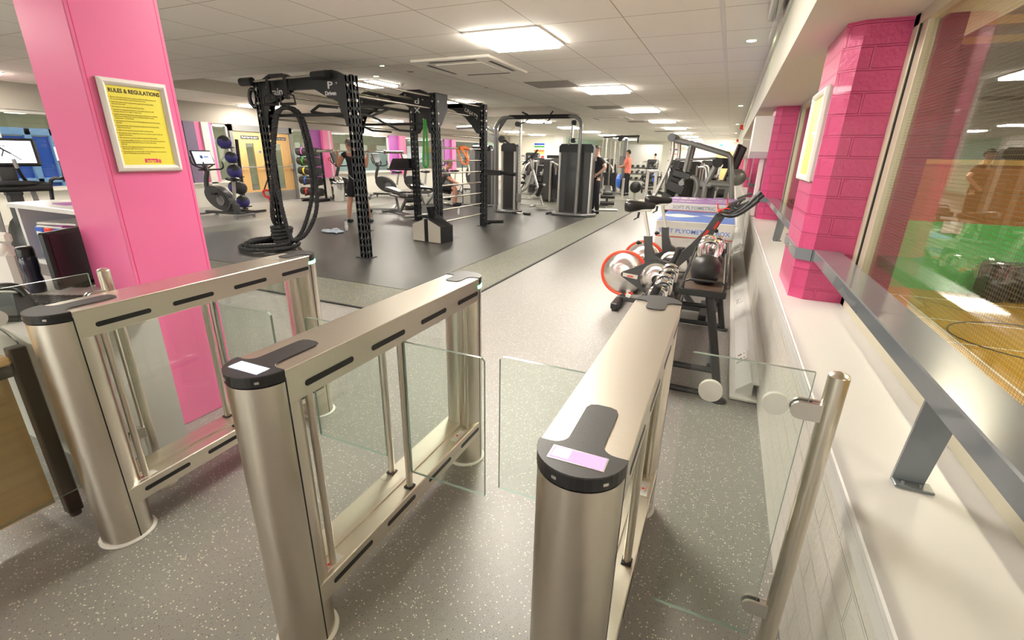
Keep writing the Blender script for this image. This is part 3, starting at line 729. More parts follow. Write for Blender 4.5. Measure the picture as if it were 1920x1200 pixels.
# ---------------------------------------------------------------- handrail along the windows
M['bolt'] = M['satin']
def rail(label, y0, y1, br):
    r = thing('window_handrail', label, 'handrail', (0, 0, 0), 0, 'grey steel rails along the windows')
    MB().b2((.478, y0, .945), (.605, y1, 1.0), bev=.004).build('rail', 'railgrey', r)
    for y in br:
        b = MB().prism([(.472, .722), (.535, .722), (.56, .96), (.486, .96)], 1, y - .004, y + .004); b.b2((.472, y - .035, .722), (.548, y + .004, .729), bev=.002)
        for x in (.490, .524): b.cyl((x, y - .018, .729), (x, y - .018, .733), .0035, 8, 1)
        b.build('bracket', ['railgrey', 'bolt'], r)
rail('near grey handrail crossing the big right window', -.48, 2.97, (-.4, 1.24))
rail('grey handrail at the window beyond the first magenta column', 3.55, 6.98, (5.1,))
rail('grey handrail at the window beyond the second magenta column', 7.57, 10.99, (9.2,))
rail('far grey handrail beyond the third magenta column', 11.57, 14.99, (13.2,))
for i, (y0, y1) in enumerate(col_y[2:6]):
    s = MB(); P = [(.60, y0 - .004), (.473, y0 - .006), (.403, y0 + .052), (.403, y1 - .052), (.473, y1 + .006), (.60, y1 + .004)]
    for a, b in zip(P[:-1], P[1:]): s.bar((a[0], a[1], .968), (b[0], b[1], .968), .008, .062)
    s.b2((.396, y0 + .30, .95), (.407, y0 + .36, .985), 1)
    for y in (y0 + .315, y0 + .345): s.cyl((.396, y, .968), (.386, y, .968), .008, 8, 1)
    tag(s.build('column_strap', ['railgrey', 'bolt']), ['grey steel strap bolted round the nearest magenta column', 'grey steel strap round the second magenta column', 'grey steel strap round the third magenta column', 'grey steel strap round the fourth magenta column'][i], 'strap', 'steel straps round the columns')
# ---------------------------------------------------------------- trunking along the half wall
tk = thing('floor_trunking', 'white sloping cable trunking along the foot of the brick wall', 'trunking', (0, 0, 0))
MB().b2((.215, 2.98, .006), (.374, 36, .022), bev=.002).build('plinth', 'white', tk)
MB().prism([(.248, .022), (.248, .045), (.33, .115), (.345, .115), (.345, .022)], 1, 3.05, 36).b2((.33, 3.03, .108), (.374, 36, .12)).build('cover', 'whitelam', tk)
for y in (3.55, 5.1, 8.2):
    s = MB(); R = Matrix.Translation((.286, y, .083)) @ Matrix.Rotation(-.70, 4, 'Y')
    s.box((0, 0, 0), (.085, .15, .008), bev=.003)
    for k in (-.04, .04): s.box((-.01, k, .005), (.03, .02, .003), mi=1); s.box((.022, k, .005), (.01, .01, .003), mi=1)
    s.xf(R); s.build('double_socket', ['white', 'mgrey'], tk)
# ---------------------------------------------------------------- reception desk area (left)
d = thing('wooden_desk', 'light wooden desk with dark brown metal legs at the left edge', 'desk', (0, 0, 0))
MB().b2((-3.2, -.4, .70), (-2.27, .665, .735), bev=.008).build('desk_top', 'wood', d)
MB().b2((-3.2, .62, .06), (-2.36, .635, .70)).b2((-2.35, -.3, .07), (-2.33, .655, .70)).build('modesty_panel', 'oak', d)
f = MB().bar((-2.29, .69, .02), (-2.29, .69, .76), .045, .05, bev=.004).bar((-2.285, .66, .678), (-2.285, -.3, .678), .035, .04, bev=.004).bar((-2.30, .645, .675), (-3.2, .645, .675), .03, .04)
f.cyl((-2.29, .69, 0), (-2.29, .69, .02), .02, 12); f.bar((-2.25, -.35, .0), (-2.25, -.35, .7), .045, .05)
f.build('leg_frame', 'brownmetal', d)
c = thing('white_counter', 'low white counter behind the wooden desk, against the pink pillar', 'counter', (0, 0, 0))
MB().b2((-3.7, .75, .735), (-2.33, 1.25, .77), bev=.003).build('counter_top', 'whitelam', c)
MB().b2((-3.5, .90, 0), (-2.44, 1.25, .735)).b2((-2.62, .885, .02), (-2.46, .90, .72)).build('carcass', 'whitelam', c)
MB().cyl((-2.53, .885, .66), (-2.53, .875, .66), .008, 10).build('cable_port', 'mgrey', c)
tb = thing('tall_shelf_counter', 'tall white shelf counter holding binders, left of the pink pillar', 'shelving counter', (0, 0, 0))
MB().b2((-4.32, 1.50, 1.07), (-3.2, 2.0, 1.10), bev=.003).build('counter_top', 'whitelam', tb)
MB().b2((-4.30, 1.53, 0), (-4.265, 1.95, 1.07)).b2((-3.25, 1.53, 0), (-3.215, 1.95, 1.07)).b2((-4.3, 1.93, 0), (-3.22, 1.95, 1.07)).b2((-4.27, 1.53, .70), (-3.25, 1.93, .73)).build('carcass', 'whitelam', tb)
# leaflets on top of the tall counter
for k, (x, y, a, m) in enumerate([(-4.12, 1.82, .1, 'paper'), (-3.92, 1.74, 0, 'purple'), (-3.72, 1.80, .1, 'paper'), (-3.51, 1.72, 0, 'mint'), (-3.32, 1.78, -.1, 'paper')]):
    tag(MB().box((x, y, 1.103), (.17, .26, .004), (0, 0, a)).build('leaflet', m), ['white leaflet at the far left end of the tall counter top', 'purple leaflet on the tall white counter', 'white leaflet in the middle of the tall counter top', 'pale green leaflet on the tall white counter', 'white leaflet nearest the pink pillar on the tall counter'][k], 'leaflet', 'leaflets on the tall counter')
bins = [(-4.13, 'blue', 'thick blue lever arch binder at the open end of the shelf'), (-4.02, 'red', 'red binder with white spine label beside the thick blue one'), (-3.91, 'blue', 'blue binder with white spine label between two red ones'), (-3.80, 'red', 'red binder nearest the black monitor')]
for x, m, l in bins:
    b = thing('ring_binder', l, 'binder', (x, 1.62, .73), 0, 'binders on the shelf')
    MB().b2((-.048, -.07, 0), (.048, .22, .22), bev=.006).build('cover', m, b)
    MB().b2((-.03, -.073, .05), (.03, -.07, .19)).build('spine_label', 'paper', b)
for k, (x, y, z, a, m) in enumerate([(-3.99, 1.67, .957, .1, 'paper'), (-3.95, 1.69, .971, -.2, 'purple'), (-3.92, 1.66, .985, .25, 'paper')]):
    tag(MB().box((x, y, z), (.3, .22, .012), (0, 0, a)).build('paper_stack', m), ['loose papers lying flat on the binders', 'purple folder lying on top of the binders', 'topmost white papers on the binders beside the monitor'][k], 'papers', 'papers on the binders')
mo = thing('computer_monitor', 'black computer monitor seen edge on beside the pink pillar', 'monitor', (-3.025, 1.285, .77), math.radians(117))
MB().box((0, 0, .155), (.42, .035, .28), bev=.008).build('bezel', 'black', mo); MB().box((0, -.0185, .16), (.38, .002, .235)).build('screen', 'vinyl', mo)
MB().b2((-.03, .018, .01), (.03, .04, .2)).b2((-.10, -.05, 0), (.10, .07, .012), bev=.004).build('stand', 'black', mo)
sb = thing('spray_bottle', 'big white spray bottle with an orange nozzle on the low counter', 'spray bottle', (-3.23, 1.07, .77), .3)
MB().b2((-.06, -.045, 0), (.06, .045, .19), bev=.02).lathe((0, 0, .18), [(.045, 0), (.022, .03), (.018, .05)], 16).build('bottle', 'white', sb)
MB().b2((-.085, -.017, .225), (.045, .017, .28), bev=.014).tube([(-.03, 0, .23), (-.05, 0, .19), (-.045, 0, .165)], .007, 6).build('trigger_head', 'white', sb)
MB().cyl((-.085, 0, .25), (-.10, 0, .25), .013, 10).build('nozzle', 'orange', sb)
wb = thing('water_bottle', 'dark smoky water bottle with black lid beside the monitor', 'water bottle', (-3.05, 1.07, .77))
MB().lathe((0, 0, 0), [(0, 0), (.033, 0), (.036, .02), (.036, .06), (.032, .09), (.036, .12), (.036, .17), (.032, .18)], 18).build('bottle', pm('smoky_plastic', (.02, .02, .045), .12), wb)
MB().lathe((0, 0, .18), [(.034, 0), (.034, .03), (.030, .045), (0, .045)], 18).build('lid', 'black', wb)
kb = thing('keyboard', 'black computer keyboard on the white counter', 'keyboard', (-2.74, 1.0, .77), .45)
MB().b2((-.17, -.065, 0), (.17, .065, .02), bev=.005).build('base', 'black', kb)
k2 = MB()
for i in range(13):
    for j in range(4): k2.b2((-.162 + i * .0252, -.058 + j * .030, .02), (-.142 + i * .0252, -.034 + j * .030, .028))
k2.build('keys', 'mgrey2', kb)
tl = thing('desk_telephone', 'black curved desk phone near the counter edge', 'telephone', (-2.63, .83, .77), .5)
MB().b2((-.06, -.05, 0), (.06, .05, .03), bev=.01).prism([(-.05, .03), (.05, .03), (.02, .11), (-.04, .12)], 0, -.055, .055).build('base', 'black', tl)
MB().tube([(-.07, 0, .10), (-.04, 0, .135), (.04, 0, .135), (.07, 0, .10)], .016, 10, sub=4).build('handset', 'vinyl', tl)
for k, (x, y, a) in enumerate(((-2.48, .93, .3), (-2.46, .85, .5))):
    tag(MB().box((x, y, .774), (.05, .03, .008), (0, 0, a), bev=.002).build('card_case', 'lgrey'), ['small grey card case beside the black phone', 'second small grey card case nearer the counter edge'][k], 'card case', 'grey card cases')
tag(MB().tube([(-3.0, .742, .78), (-2.8, .735, .755), (-2.6, .742, .775), (-2.45, .738, .75), (-2.36, .725, .7), (-2.40, .72, .35), (-2.46, .74, .01)], .003, 6, sub=5).build('cable', 'black'), 'thin black cable running along the front edge of the white counter', 'cable')
ch = thing('office_chair', 'black office chair behind the white counter at the left edge', 'chair', (-4.6, 1.15, 0), .7)
MB().box((0, 0, .47), (.48, .46, .08), bev=.03).build('seat', 'vinyl', ch); MB().box((0, .22, .86), (.46, .07, .55), (-.12, 0, 0), bev=.03).build('backrest', 'vinyl', ch)
MB().cyl((0, 0, .08), (0, 0, .44), .025, 10).build('stem', 'black', ch)
for k in range(5):
    a = 2 * PI * k / 5; l = MB().bar((0, 0, .1), (.27 * math.cos(a), .27 * math.sin(a), .07), .04, .03).ball((.27 * math.cos(a), .27 * math.sin(a), .03), .03, 8); l.build('leg', 'black', ch)
# ---------------------------------------------------------------- lights and ceiling fittings
lt = None; k = 0
def lamp(x, y, z=CZ, lab=None, w=.79):
    global lt
    if lt is None:
        lt = thing('ceiling_light', lab, 'ceiling light', (x, y, z), 0, 'square lit ceiling panels')
        MB().b2((-w / 2 + .02, -w / 2 + .02, -.045), (w / 2 - .02, w / 2 - .02, -.002), bev=.012).build('diffuser', 'panel_light', lt)
        f = MB()
        for s in (-1, 1): f.b2((-w / 2, s * w / 2 - .015, -.014), (w / 2, s * w / 2 + .015, -.001)); f.b2((s * w / 2 - .015, -w / 2, -.014), (s * w / 2 + .015, w / 2, -.001))
        f.build('frame', 'white', lt)
    else: dup(lt, lab, (x, y, z))
lamp(-2.25, 5.06, lab='big square lit panel nearest above the speckled floor lane')
names = ['second', 'third', 'fourth', 'fifth', 'sixth', 'seventh', 'eighth', 'ninth']
for i in range(1, 9): lamp(-2.25, 5.06 + i * 4.0 * (1 - .002 * i), lab='%s square lit panel away down the lane row of the ceiling' % names[i - 1])
lamp(-1.45, 3.05, lab='square lit panel over the right turnstile lane'); lamp(-2.25, -4.0, lab='added square fill panel behind the turnstiles, out of view')  # the panel behind the turnstiles is an added fill lamp, unseen
lamp(-6.4, -6.5, lab='added square fill panel at the near left end, out of view'); lamp(-10.3, -6.5, lab='added square fill panel at the nearest left corner, out of view')  # both added behind the camera to lighten the room
for i, y in enumerate((16.45, 20.1, 23.5, 27.1, 30.4, 33.4)): lamp(-6.4, y, lab='%s square lit panel of the row over the cable machines' % (['first'] + names)[i])
lamp(-10.3, 20.2, lab='square lit panel over the far left machines'); lamp(-10.3, 23.2, lab='square lit panel between the far left ones'); lamp(-10.3, 26.4, lab='square lit panel nearest the cream end wall')
lamp(-11.85, 9.75, lab='square lit panel above the wooden double doors'); lamp(-11.85, 15.2, lab='square lit panel beside the left glass partition'); lamp(-6.4, .9, lab='added square fill panel over the reception desk, out of view'); lamp(-11.6, 4.0, lab='square lit panel over the left cross trainer'); lamp(-6.4, -2.94, lab='added square fill panel behind the reception desk, out of view')  # the two reception desk panels are added fill lamps, unseen
lamp(-.62, 36.5, lab='lone square lit panel above the far timber door')
lamp(-7.3, 8.9, RZ, 'square lit panel in the ceiling recess over the rig'); lamp(-7.3, 12.6, RZ, 'square lit panel in the ceiling recess beyond the rig')
def downlight(x, y, z, lab, first=[None], col='spot_light'):
    if first[0] is None:
        d = thing('downlight', lab, 'spotlight', (x, y, z), 0, 'small round downlights'); first[0] = d
        MB().lathe((0, 0, 0), [(.045, -.001), (.062, -.006), (.066, -.001)], 20).build('bezel', 'satin', d); MB().cyl((0, 0, -.004), (0, 0, -.001), .046, 20).build('lamp', col, d)
    else: dup(first[0], lab, (x, y, z))
for i, y in enumerate((5.95, 12.6, 19.0, 25.3, 31.5)): downlight(0.0, y, CZ, ['small round downlight nearest, beside the long cream bulkhead', 'second small round downlight along the bulkhead', 'third small round downlight along the bulkhead', 'fourth small round downlight along the bulkhead', 'fifth small round downlight along the bulkhead'][i])
for i, (x, y) in enumerate(((-6.58, 8.14), (-5.71, 7.22))): downlight(x, y, RZ, ['tiny downlight in the recess beyond the rig top', 'tiny green-lit downlight in the recess above the rig'][i])
v = thing('ceiling_cassette', 'white four-way air conditioning cassette beside the nearest light panel', 'air conditioner', (-3.45, 6.3, CZ))
def cassette(v, w=1.15, d=1.25):
    MB().b2((-w / 2, -d / 2, -.03), (w / 2, d / 2, 0), bev=.01).build('panel', 'ceilwhite', v)
    MB().b2((-w * .3, -d * .3, -.04), (w * .3, d * .3, -.03), bev=.006).build('grille', 'ceilwhite', v)
    for (a, b) in (((-w * .3, -d * .43), (w * .3, -d * .385)), ((-w * .3, d * .385), (w * .3, d * .43)), ((-w * .43, -d * .3), (-w * .385, d * .3)), ((w * .385, -d * .3), (w * .43, d * .3))):
        MB().b2((a[0], a[1], -.032), (b[0], b[1], -.028)).build('outlet_slot', 'black', v)
cassette(v)
dup(v, 'second air conditioning cassette further down the ceiling', (-3.6, 15.5, CZ)); dup(v, 'third air conditioning cassette far down the ceiling', (-9.5, 17.5, CZ))
for i, (x, y) in enumerate(((-2.97, 8.27), (-3.0, 12.3), (-3.0, 17.2), (-3.0, 23.5))):
    tag(MB().b2((x - .39, y - .37, CZ - .006), (x + .39, y + .37, CZ - .001)).build('vent_tile', 'greycassette'), ['grey vent tile beside the second lane light panel', 'grey vent tile beside the third lane light panel', 'grey vent tile beside the fourth lane light panel', 'farthest grey vent tile in the ceiling'][i], 'vent', 'grey vent tiles')
sd = thing('smoke_detector', 'white smoke detector in the ceiling recess behind the rig', 'smoke detector', (-6.65, 9.05, RZ))
MB().lathe((0, 0, 0), [(0, -.06), (.03, -.06), (.045, -.035), (.06, -.02), (.06, 0)], 18).build('body', 'white', sd); MB().cyl((0, 0, -.064), (0, 0, -.06), .012, 8).build('lens', 'satin', sd)
for i, (x, y) in enumerate(((-5.6, 7.9), (-5.2, 10.2))): tag(MB().box((x, y, RZ - .004), (.09, .09, .006)).build('recess_sensor', 'mgrey'), ['small dark sensor plate in the recess left of the cassette', 'small dark sensor plate further into the recess'][i], 'sensor')
dt = MB().lathe((0, 0, 0), [(0, -.03), (.05, -.03), (.06, 0)], 16); tag(dt.build('ceiling_sensor', 'white', loc=(-5.0, 3.0, CZ)), 'small white round sensor on the ceiling beside the pink pillar', 'sensor')
ar = thing('alarm_sounder', 'red round alarm sounder on the cream bulkhead', 'alarm', (.17, 19.5, 2.53)); MB().cyl((.05, 0, 0), (0, 0, 0), .09, 16).cyl((0, 0, 0), (-.08, 0, 0), .09, 16, r2=.06).build('sounder', 'red', ar); MB().cyl((.05, 0, 0), (.06, 0, 0), .05, 10).build('base', 'white', ar)
dup(ar, 'second red alarm sounder far along the bulkhead', (.17, 33, 2.53))
es = thing('hanging_exit_sign', 'clear hanging sign panel in a grey housing at the top of the bulkhead', 'sign', (.12, 4.55, 2.44)); MB().b2((-.03, -.6, .06), (.05, .25, .16), bev=.01).build('housing', 'lgrey', es); MB().b2((0, -.5, -.09), (.008, .2, .06)).build('panel', 'glass', es)
ht = None
for i, (y, l) in enumerate(((7.05, 'white boxy warm air heater on the second magenta column'), (15.05, 'white boxy warm air heater on a distant magenta column'))):
    h = thing('wall_heater', l, 'heater', (0, y, 0)); MB().prism([(0, 1.55), (.0, 1.97), (.56, 1.97), (.56, 1.47), (.1, 1.47)], 0, .20, .408).build('casing', 'white', h); MB().b2((.34, .2, .723), (.40, .3, 1.47), bev=.01).build('duct', 'white', h)
fe = thing('fire_call_point', 'small red call point box beside the pink striped panel of the left wall', 'alarm', (XL + .12, 12.78, 1.22)); MB().b2((0, -.05, -.05), (.04, .05, .05), bev=.008).build('box', 'red', fe); MB().b2((.04, -.03, -.03), (.043, .03, .03)).build('glass', 'white', fe)
# posters on the cream end wall and the far wall
def wallposter(label, x0, x1, z0, z1, y, cols):
    p = thing('wall_poster', label, 'poster', (x0, y, z0)); w, h = x1 - x0, z1 - z0
    MB().b2((0, -.008, 0), (w, 0, h)).build('sheet', 'paper', p)
    for (a, b, c) in cols: MB().b2((w * .06, -.010, h * a), (w * .94, -.008, h * b)).build('printed_band', c, p)
wallposter('tall poster with blue heading and rainbow bands on the cream end wall', -11.1, -10.35, 1.3, 2.2, 27.98, ((.85, .97, 'blue'), (.70, .8, 'green'), (.42, .56, 'orange'), (.3, .4, 'yellow'), (.05, .18, 'red')))
wallposter('small red and white notice on the cream wall near the green panel', -12.45, -12.2, 1.45, 1.75, 27.98, ((.4, .9, 'red'),))
wallposter('white timetable notice on the white pillar by the end wall', -9.72, -9.3, 1.35, 2.1, 27.89, ((.85, .95, 'lgrey'), (.1, .7, 'whitelam')))
wallposter('white chart with blue heading on the far wall beside the mirror', -4.3, -3.6, 1.1, 2.15, 37.98, ((.85, .97, 'mauve'), (.6, .64, 'red'), (.02, .08, 'blue')))
wallposter('second white chart with blue heading, further along the far wall', -3.1, -2.45, 1.1, 2.15, 37.98, ((.85, .97, 'mauve'), (.6, .64, 'red'), (.02, .08, 'blue')))
for i, (x, y, l) in enumerate(((-3.0, 37.5, 'green and white exit sign hanging near the far charts'), (-.75, 34.5, 'green and white exit sign hanging near the far timber door'))):
    e = thing('exit_sign', l, 'sign', (x, y, 2.30)); MB().box((0, 0, 0), (.42, .04, .16)).build('panel', emat('lit_sign_white%d' % i, (.8, 1, .9), 1.0), e); MB().box((0, -.021, 0), (.16, .004, .12)).build('pictogram', emat('lit_sign_green%d' % i, (.05, .6, .25), 1.0), e); MB().cyl((0, 0, .08), (0, 0, .30), .008, 6).build('hanger', 'satin', e)
# world
wd = bpy.data.worlds.new('world'); S.world = wd; wd.use_nodes = True
wd.node_tree.nodes['Background'].inputs[0].default_value = (1.0, .96, .90, 1); wd.node_tree.nodes['Background'].inputs[1].default_value = 1.5
S.view_settings.view_transform = 'Standard'; S.view_settings.look = 'None'; S.view_settings.gamma = 1.0; S.view_settings.exposure = 2.0
try:
    S.view_settings.use_curve_mapping = False
except Exception: pass
S.cycles.max_bounces = 9; S.cycles.diffuse_bounces = 6; S.cycles.glossy_bounces = 4; S.cycles.transmission_bounces = 6; S.cycles.transparent_max_bounces = 16
S.cycles.use_adaptive_sampling = True; S.cycles.adaptive_threshold = 0.02; S.cycles.caustics_reflective = True; S.cycles.caustics_refractive = False; S.cycles.use_denoising = True
S.cycles.sample_clamp_indirect = 8.0; S.cycles.blur_glossy = 1.0
# ---------------------------------------------------------------- training rig
RX = (-6.33, -4.65); RYS = (5.25, 7.2, 8.95); TOPZ = 2.39
rig = thing('training_rig', 'tall black training rig with punched uprights, wall-bar ladder and chrome overhead bars', 'training rig', (0, 0, 0))
def upright(x, y, h):
    m = MB(); s = .048; c = .012
    for sx in (-1, 1):
        for sy in (-1, 1): m.b2((x + sx * (s - c), y + sy * (s - c), .01), (x + sx * (s + c), y + sy * (s + c), h))
    z = .01; k = 0
    while z < h:
        z2 = min(z + .066, h)
        for sx in (-1, 1): m.b2((x + sx * (s + c - .006), y - s, z), (x + sx * (s + c), y + s, z2))
        for sy in (-1, 1): m.b2((x - s, y + sy * (s + c - .006), z), (x + s, y + sy * (s + c), z2))
        z += .1
    # rims narrow the slots to small square holes
    for sx in (-1, 1):
        for o in (-1, 1): m.b2((x + sx * (s + c - .006), y + o * .030 - .014, .01), (x + sx * (s + c), y + o * .030 + .014, h))
    for sy in (-1, 1):
        for o in (-1, 1): m.b2((x + o * .030 - .014, y + sy * (s + c - .006), .01), (x + o * .030 + .014, y + sy * (s + c), h))
    u = m.build('upright', 'rigpost', rig)
    MB().b2((x - .12, y - .09, 0.011), (x + .12, y + .09, .022), bev=.003).build('foot_plate', 'blackm', u)
    b = MB()
    for z in (TOPZ - .12, TOPZ - .3, TOPZ - .46):
        b.cyl((x + s + c, y, z), (x + s + c + .012, y, z), .018, 10); b.cyl((x, y - s - c, z), (x, y - s - c - .012, z), .018, 10)
    b.build('bolt', 'satin', u)
M['rigpost'] = pm('charcoal_powder_coat', (0.045, 0.047, 0.052), 0.38, 0.2)
for x in RX:
    for y in RYS: upright(x, y, TOPZ)
# cross frames: gusset plates with a beam, traced profile mirrored about the middle of the bay
cxm = (RX[0] + RX[1]) / 2
gus = [(-4.67, 2.36), (-4.91, 2.457), (-5.17, 2.457), (-5.325, 2.388), (-5.49, 2.388), (-5.49, 2.25), (-5.267, 2.249), (-5.042, 2.141), (-4.87, 2.082), (-4.79, 1.93), (-4.755, 1.79), (-4.69, 1.76)]
def gusset(y, mirror, logo=None):
    P = [(2 * cxm - a, b) if mirror else (a, b) for a, b in gus]
    g = MB().prism(P, 1, y - .048, y - .040).prism(P, 1, y + .040, y + .048)
    for i in range(len(P)):
        a, b = P[i], P[(i + 1) % len(P)]
        if i in (0, 1, 2): g.bar((a[0], y, a[1] - .004), (b[0], y, b[1] - .004), .09, .008)
    o = g.build('gusset_plate', 'blackm', rig)
    for (bx, bz) in ((-4.85, 2.3), (-4.85, 2.0), (-5.2, 2.38)):
        bx = 2 * cxm - bx if mirror else bx
        MB().cyl((bx, y - .048, bz), (bx, y - .056, bz), .014, 8).build('bolt', 'satin', o)
    if logo:
        for (t, sx, dz, sz) in logo:
            lx = (2 * cxm - (-5.0)) if mirror else -4.97
            MB().text(t, sz, Matrix.Translation((lx, y - .0495, dz)) @ Matrix.Rotation(PI / 2, 4, 'X'), bold=.002, sx=sx, depth=.001).build('lettering', 'logowhite', o)
for y, lgL, lgR in ((5.25, [('train', 1.2, 2.19, .13)], [('P', 1.6, 2.24, .12), ('Driven', 1, 2.16, .07)]), (7.2, None, [('d', 1.8, 2.24, .12), ('X', 1.4, 2.10, .12)])):
    gusset(y, False, lgR); gusset(y, True, lgL)
    MB().b2((cxm - .36, y - .03, 2.25), (cxm + .36, y + .03, 2.388)).build('cross_beam', 'blackm', rig)
    MB().cyl((RX[0], y, 1.93), (RX[1], y, 1.93), .022, 12).build('pull_up_bar', 'blackm', rig)
y = 8.95
P = [(-4.66, 2.417), (-4.95, 2.425), (-5.47, 2.417), (-5.47, 2.335), (-5.33, 2.305), (-5.05, 2.155), (-4.91, 2.011), (-4.79, 1.86), (-4.69, 1.84)]
for mir in (0, 1):
    Q = [(2 * cxm - a, b) if mir else (a, b) for a, b in P]
    g = MB().prism(Q, 1, y - .03, y + .03).build('gusset_plate', 'blackm', rig)
    if not mir: MB().text('UNATR', .10, Matrix.Translation((-4.92, y - .032, 2.20)) @ Matrix.Rotation(PI / 2, 4, 'X') @ Matrix.Rotation(-.5, 4, 'Z'), bold=.002, depth=.001).build('lettering', 'logowhite', g)
MB().b2((cxm - .4, y - .03, 2.335), (cxm + .4, y + .03, 2.417)).build('cross_beam', 'blackm', rig)
# side plate next to the ladder
MB().prism([(7.15, 2.40), (7.51, 2.395), (7.50, 2.18), (7.30, 1.92), (7.17, 1.837)], 0, -4.60, -4.585).prism([(7.15, 2.40), (7.51, 2.395), (7.50, 2.18), (7.30, 1.92), (7.17, 1.837)], 0, -4.715, -4.70).b2((-4.715, 7.15, 2.39), (-4.585, 7.51, 2.40)).build('gusset_plate', 'blackm', rig)
# chrome overhead bars
for x, z, y0, y1 in ((-4.67, 2.34, 5.28, 8.9), (-4.95, 2.30, 5.25, 7.15), (-5.45, 2.30, 5.25, 7.15), (-6.25, 2.30, 5.25, 7.15), (-4.67, 2.16, 5.28, 7.1), (-5.9, 2.18, 5.25, 7.15), (-6.33, 1.9, 5.28, 8.9), (-5.45, 2.36, 7.25, 8.9), (-4.78, 2.16, 7.25, 8.9)):
    MB().cyl((x, y0, z), (x, y1, z), .016, 10).build('overhead_bar', 'chromebar', rig)

# ladder rungs
for i in range(8): MB().cyl((-4.65, 7.24, .28 + i * .2125), (-4.65, 8.91, .28 + i * .2125), .016, 10).build('ladder_rung', 'chromebar', rig)
# angled multi grip handles in the first bay
for x in (-4.95, -5.5):
    h = MB().tube([(x, 5.35, 1.98), (x, 5.5, 2.07), (x, 6.3, 2.10), (x, 6.9, 2.10)], .02, 8).tube([(x, 5.35, 1.98), (x, 5.95, 1.96), (x, 6.4, 2.10)], .018, 8).tube([(x, 5.95, 1.96), (x, 6.6, 1.80), (x, 7.1, 1.80)], .018, 8)
    h.build('multi_grip', 'blackm', rig)
# front chin bar with hanging grips
MB().cyl((-6.5, 5.10, 2.36), (-6.28, 5.10, 2.36), .055, 14).build('bar_end', 'black', rig)
MB().cyl((-6.28, 5.10, 2.36), (-5.15, 5.10, 2.385), .016, 10).build('chin_bar', 'chromebar', rig)
MB().cyl((-5.15, 5.10, 2.385), (-4.9, 5.10, 2.39), .05, 14).build('bar_end', 'black', rig)
for x, w in ((-5.98, .03), (-5.65, .03)):
    MB().b2((x - w, 5.08, 2.12), (x + w, 5.13, 2.41), bev=.008).tube([(x - .14, 5.1, 2.06), (x - .12, 5.1, 2.16), (x, 5.1, 2.2), (x + .12, 5.1, 2.16), (x + .14, 5.1, 2.06)], .012, 8).cyl((x - .14, 5.1, 2.06), (x + .14, 5.1, 2.06), .018, 8).build('hanging_grip', 'black', rig)
MB().tube([(-6.44, 5.2, 2.28), (-6.50, 5.2, 2.2), (-6.48, 5.2, 2.08), (-6.42, 5.22, 2.06), (-6.40, 5.24, 2.22)], .03, 8, closed=True, sub=3).build('strap_anchor', 'black', rig)
# dip handle, safety tray and bar storage pegs
MB().cyl((-4.6, 8.95, 1.14), (-3.92, 8.95, 1.09), .035, 12).b2((-4.6, 8.88, 1.06), (-4.25, 9.02, 1.16), bev=.01).build('dip_handle', 'black', rig)
MB().prism([(-6.95, 1.12), (-6.82, 1.34), (-6.4, 1.35), (-6.4, 1.14)], 1, 8.80, 9.05).b2((-6.98, 8.78, 1.10), (-6.38, 9.07, 1.13)).build('safety_tray', 'black', rig)
for (x, y) in ((-4.55, 8.95), (-6.25, 8.95)):
    MB().cyl((x, y - .12, .12), (x + .38, y - .02, .14), .035, 10).tube([(x, y - .16, .1), (x + .06, y - .2, .12), (x + .12, y - .16, .1)], .03, 8, closed=True).build('storage_peg', 'black', rig)
MB().cyl((-4.3, 7.2, 2.05), (-4.3, 7.2, 2.2), .02, 8).cyl((-4.95, 8.95, 2.05), (-4.95, 8.95, 2.22), .02, 8).build('hook', 'black', rig) if False else None
# battle rope: three twisted strands
def rope(pts, sub, R=.0175, off=.0165, pitch=.11):
    P = smooth_path([Vector(p) for p in pts], sub); m = MB()
    # resample evenly
    L = [0]
    for i in range(1, len(P)): L.append(L[-1] + (P[i] - P[i - 1]).length)
    n = max(8, int(L[-1] / .022)); Q = []; j = 0
    for i in range(n + 1):
        s = L[-1] * i / n
        while j < len(L) - 2 and L[j + 1] < s: j += 1
        t = (s - L[j]) / max(1e-9, L[j + 1] - L[j]); Q.append(P[j].lerp(P[j + 1], t))
    ds = L[-1] / n; T = []
    for i in range(len(Q)): T.append((Q[min(i + 1, len(Q) - 1)] - Q[max(i - 1, 0)]).normalized())
    x = T[0].orthogonal().normalized(); fr = []
    for t in T:
        x = (x - t * x.dot(t)).normalized(); fr.append((x.copy(), t.cross(x)))
    for k in range(3):
        path = []
        for i, q in enumerate(Q):
            a = 2 * PI * (i * ds / pitch + k / 3); path.append(q + (fr[i][0] * math.cos(a) + fr[i][1] * math.sin(a)) * off)
        m.tube(path, R, 5)
    return m
rp = thing('battle_rope', 'thick black battle rope looped over the front bar and coiled on the rubber floor', 'rope', (0, 0, 0))
pts = []
for k in range(22):
    a = 2 * PI * k / 9 + 2.2; r = .47 - .009 * k; pts.append((-6.37 + r * math.cos(a), 5.07 + r * .95 * math.sin(a), .045 + .0045 * k))
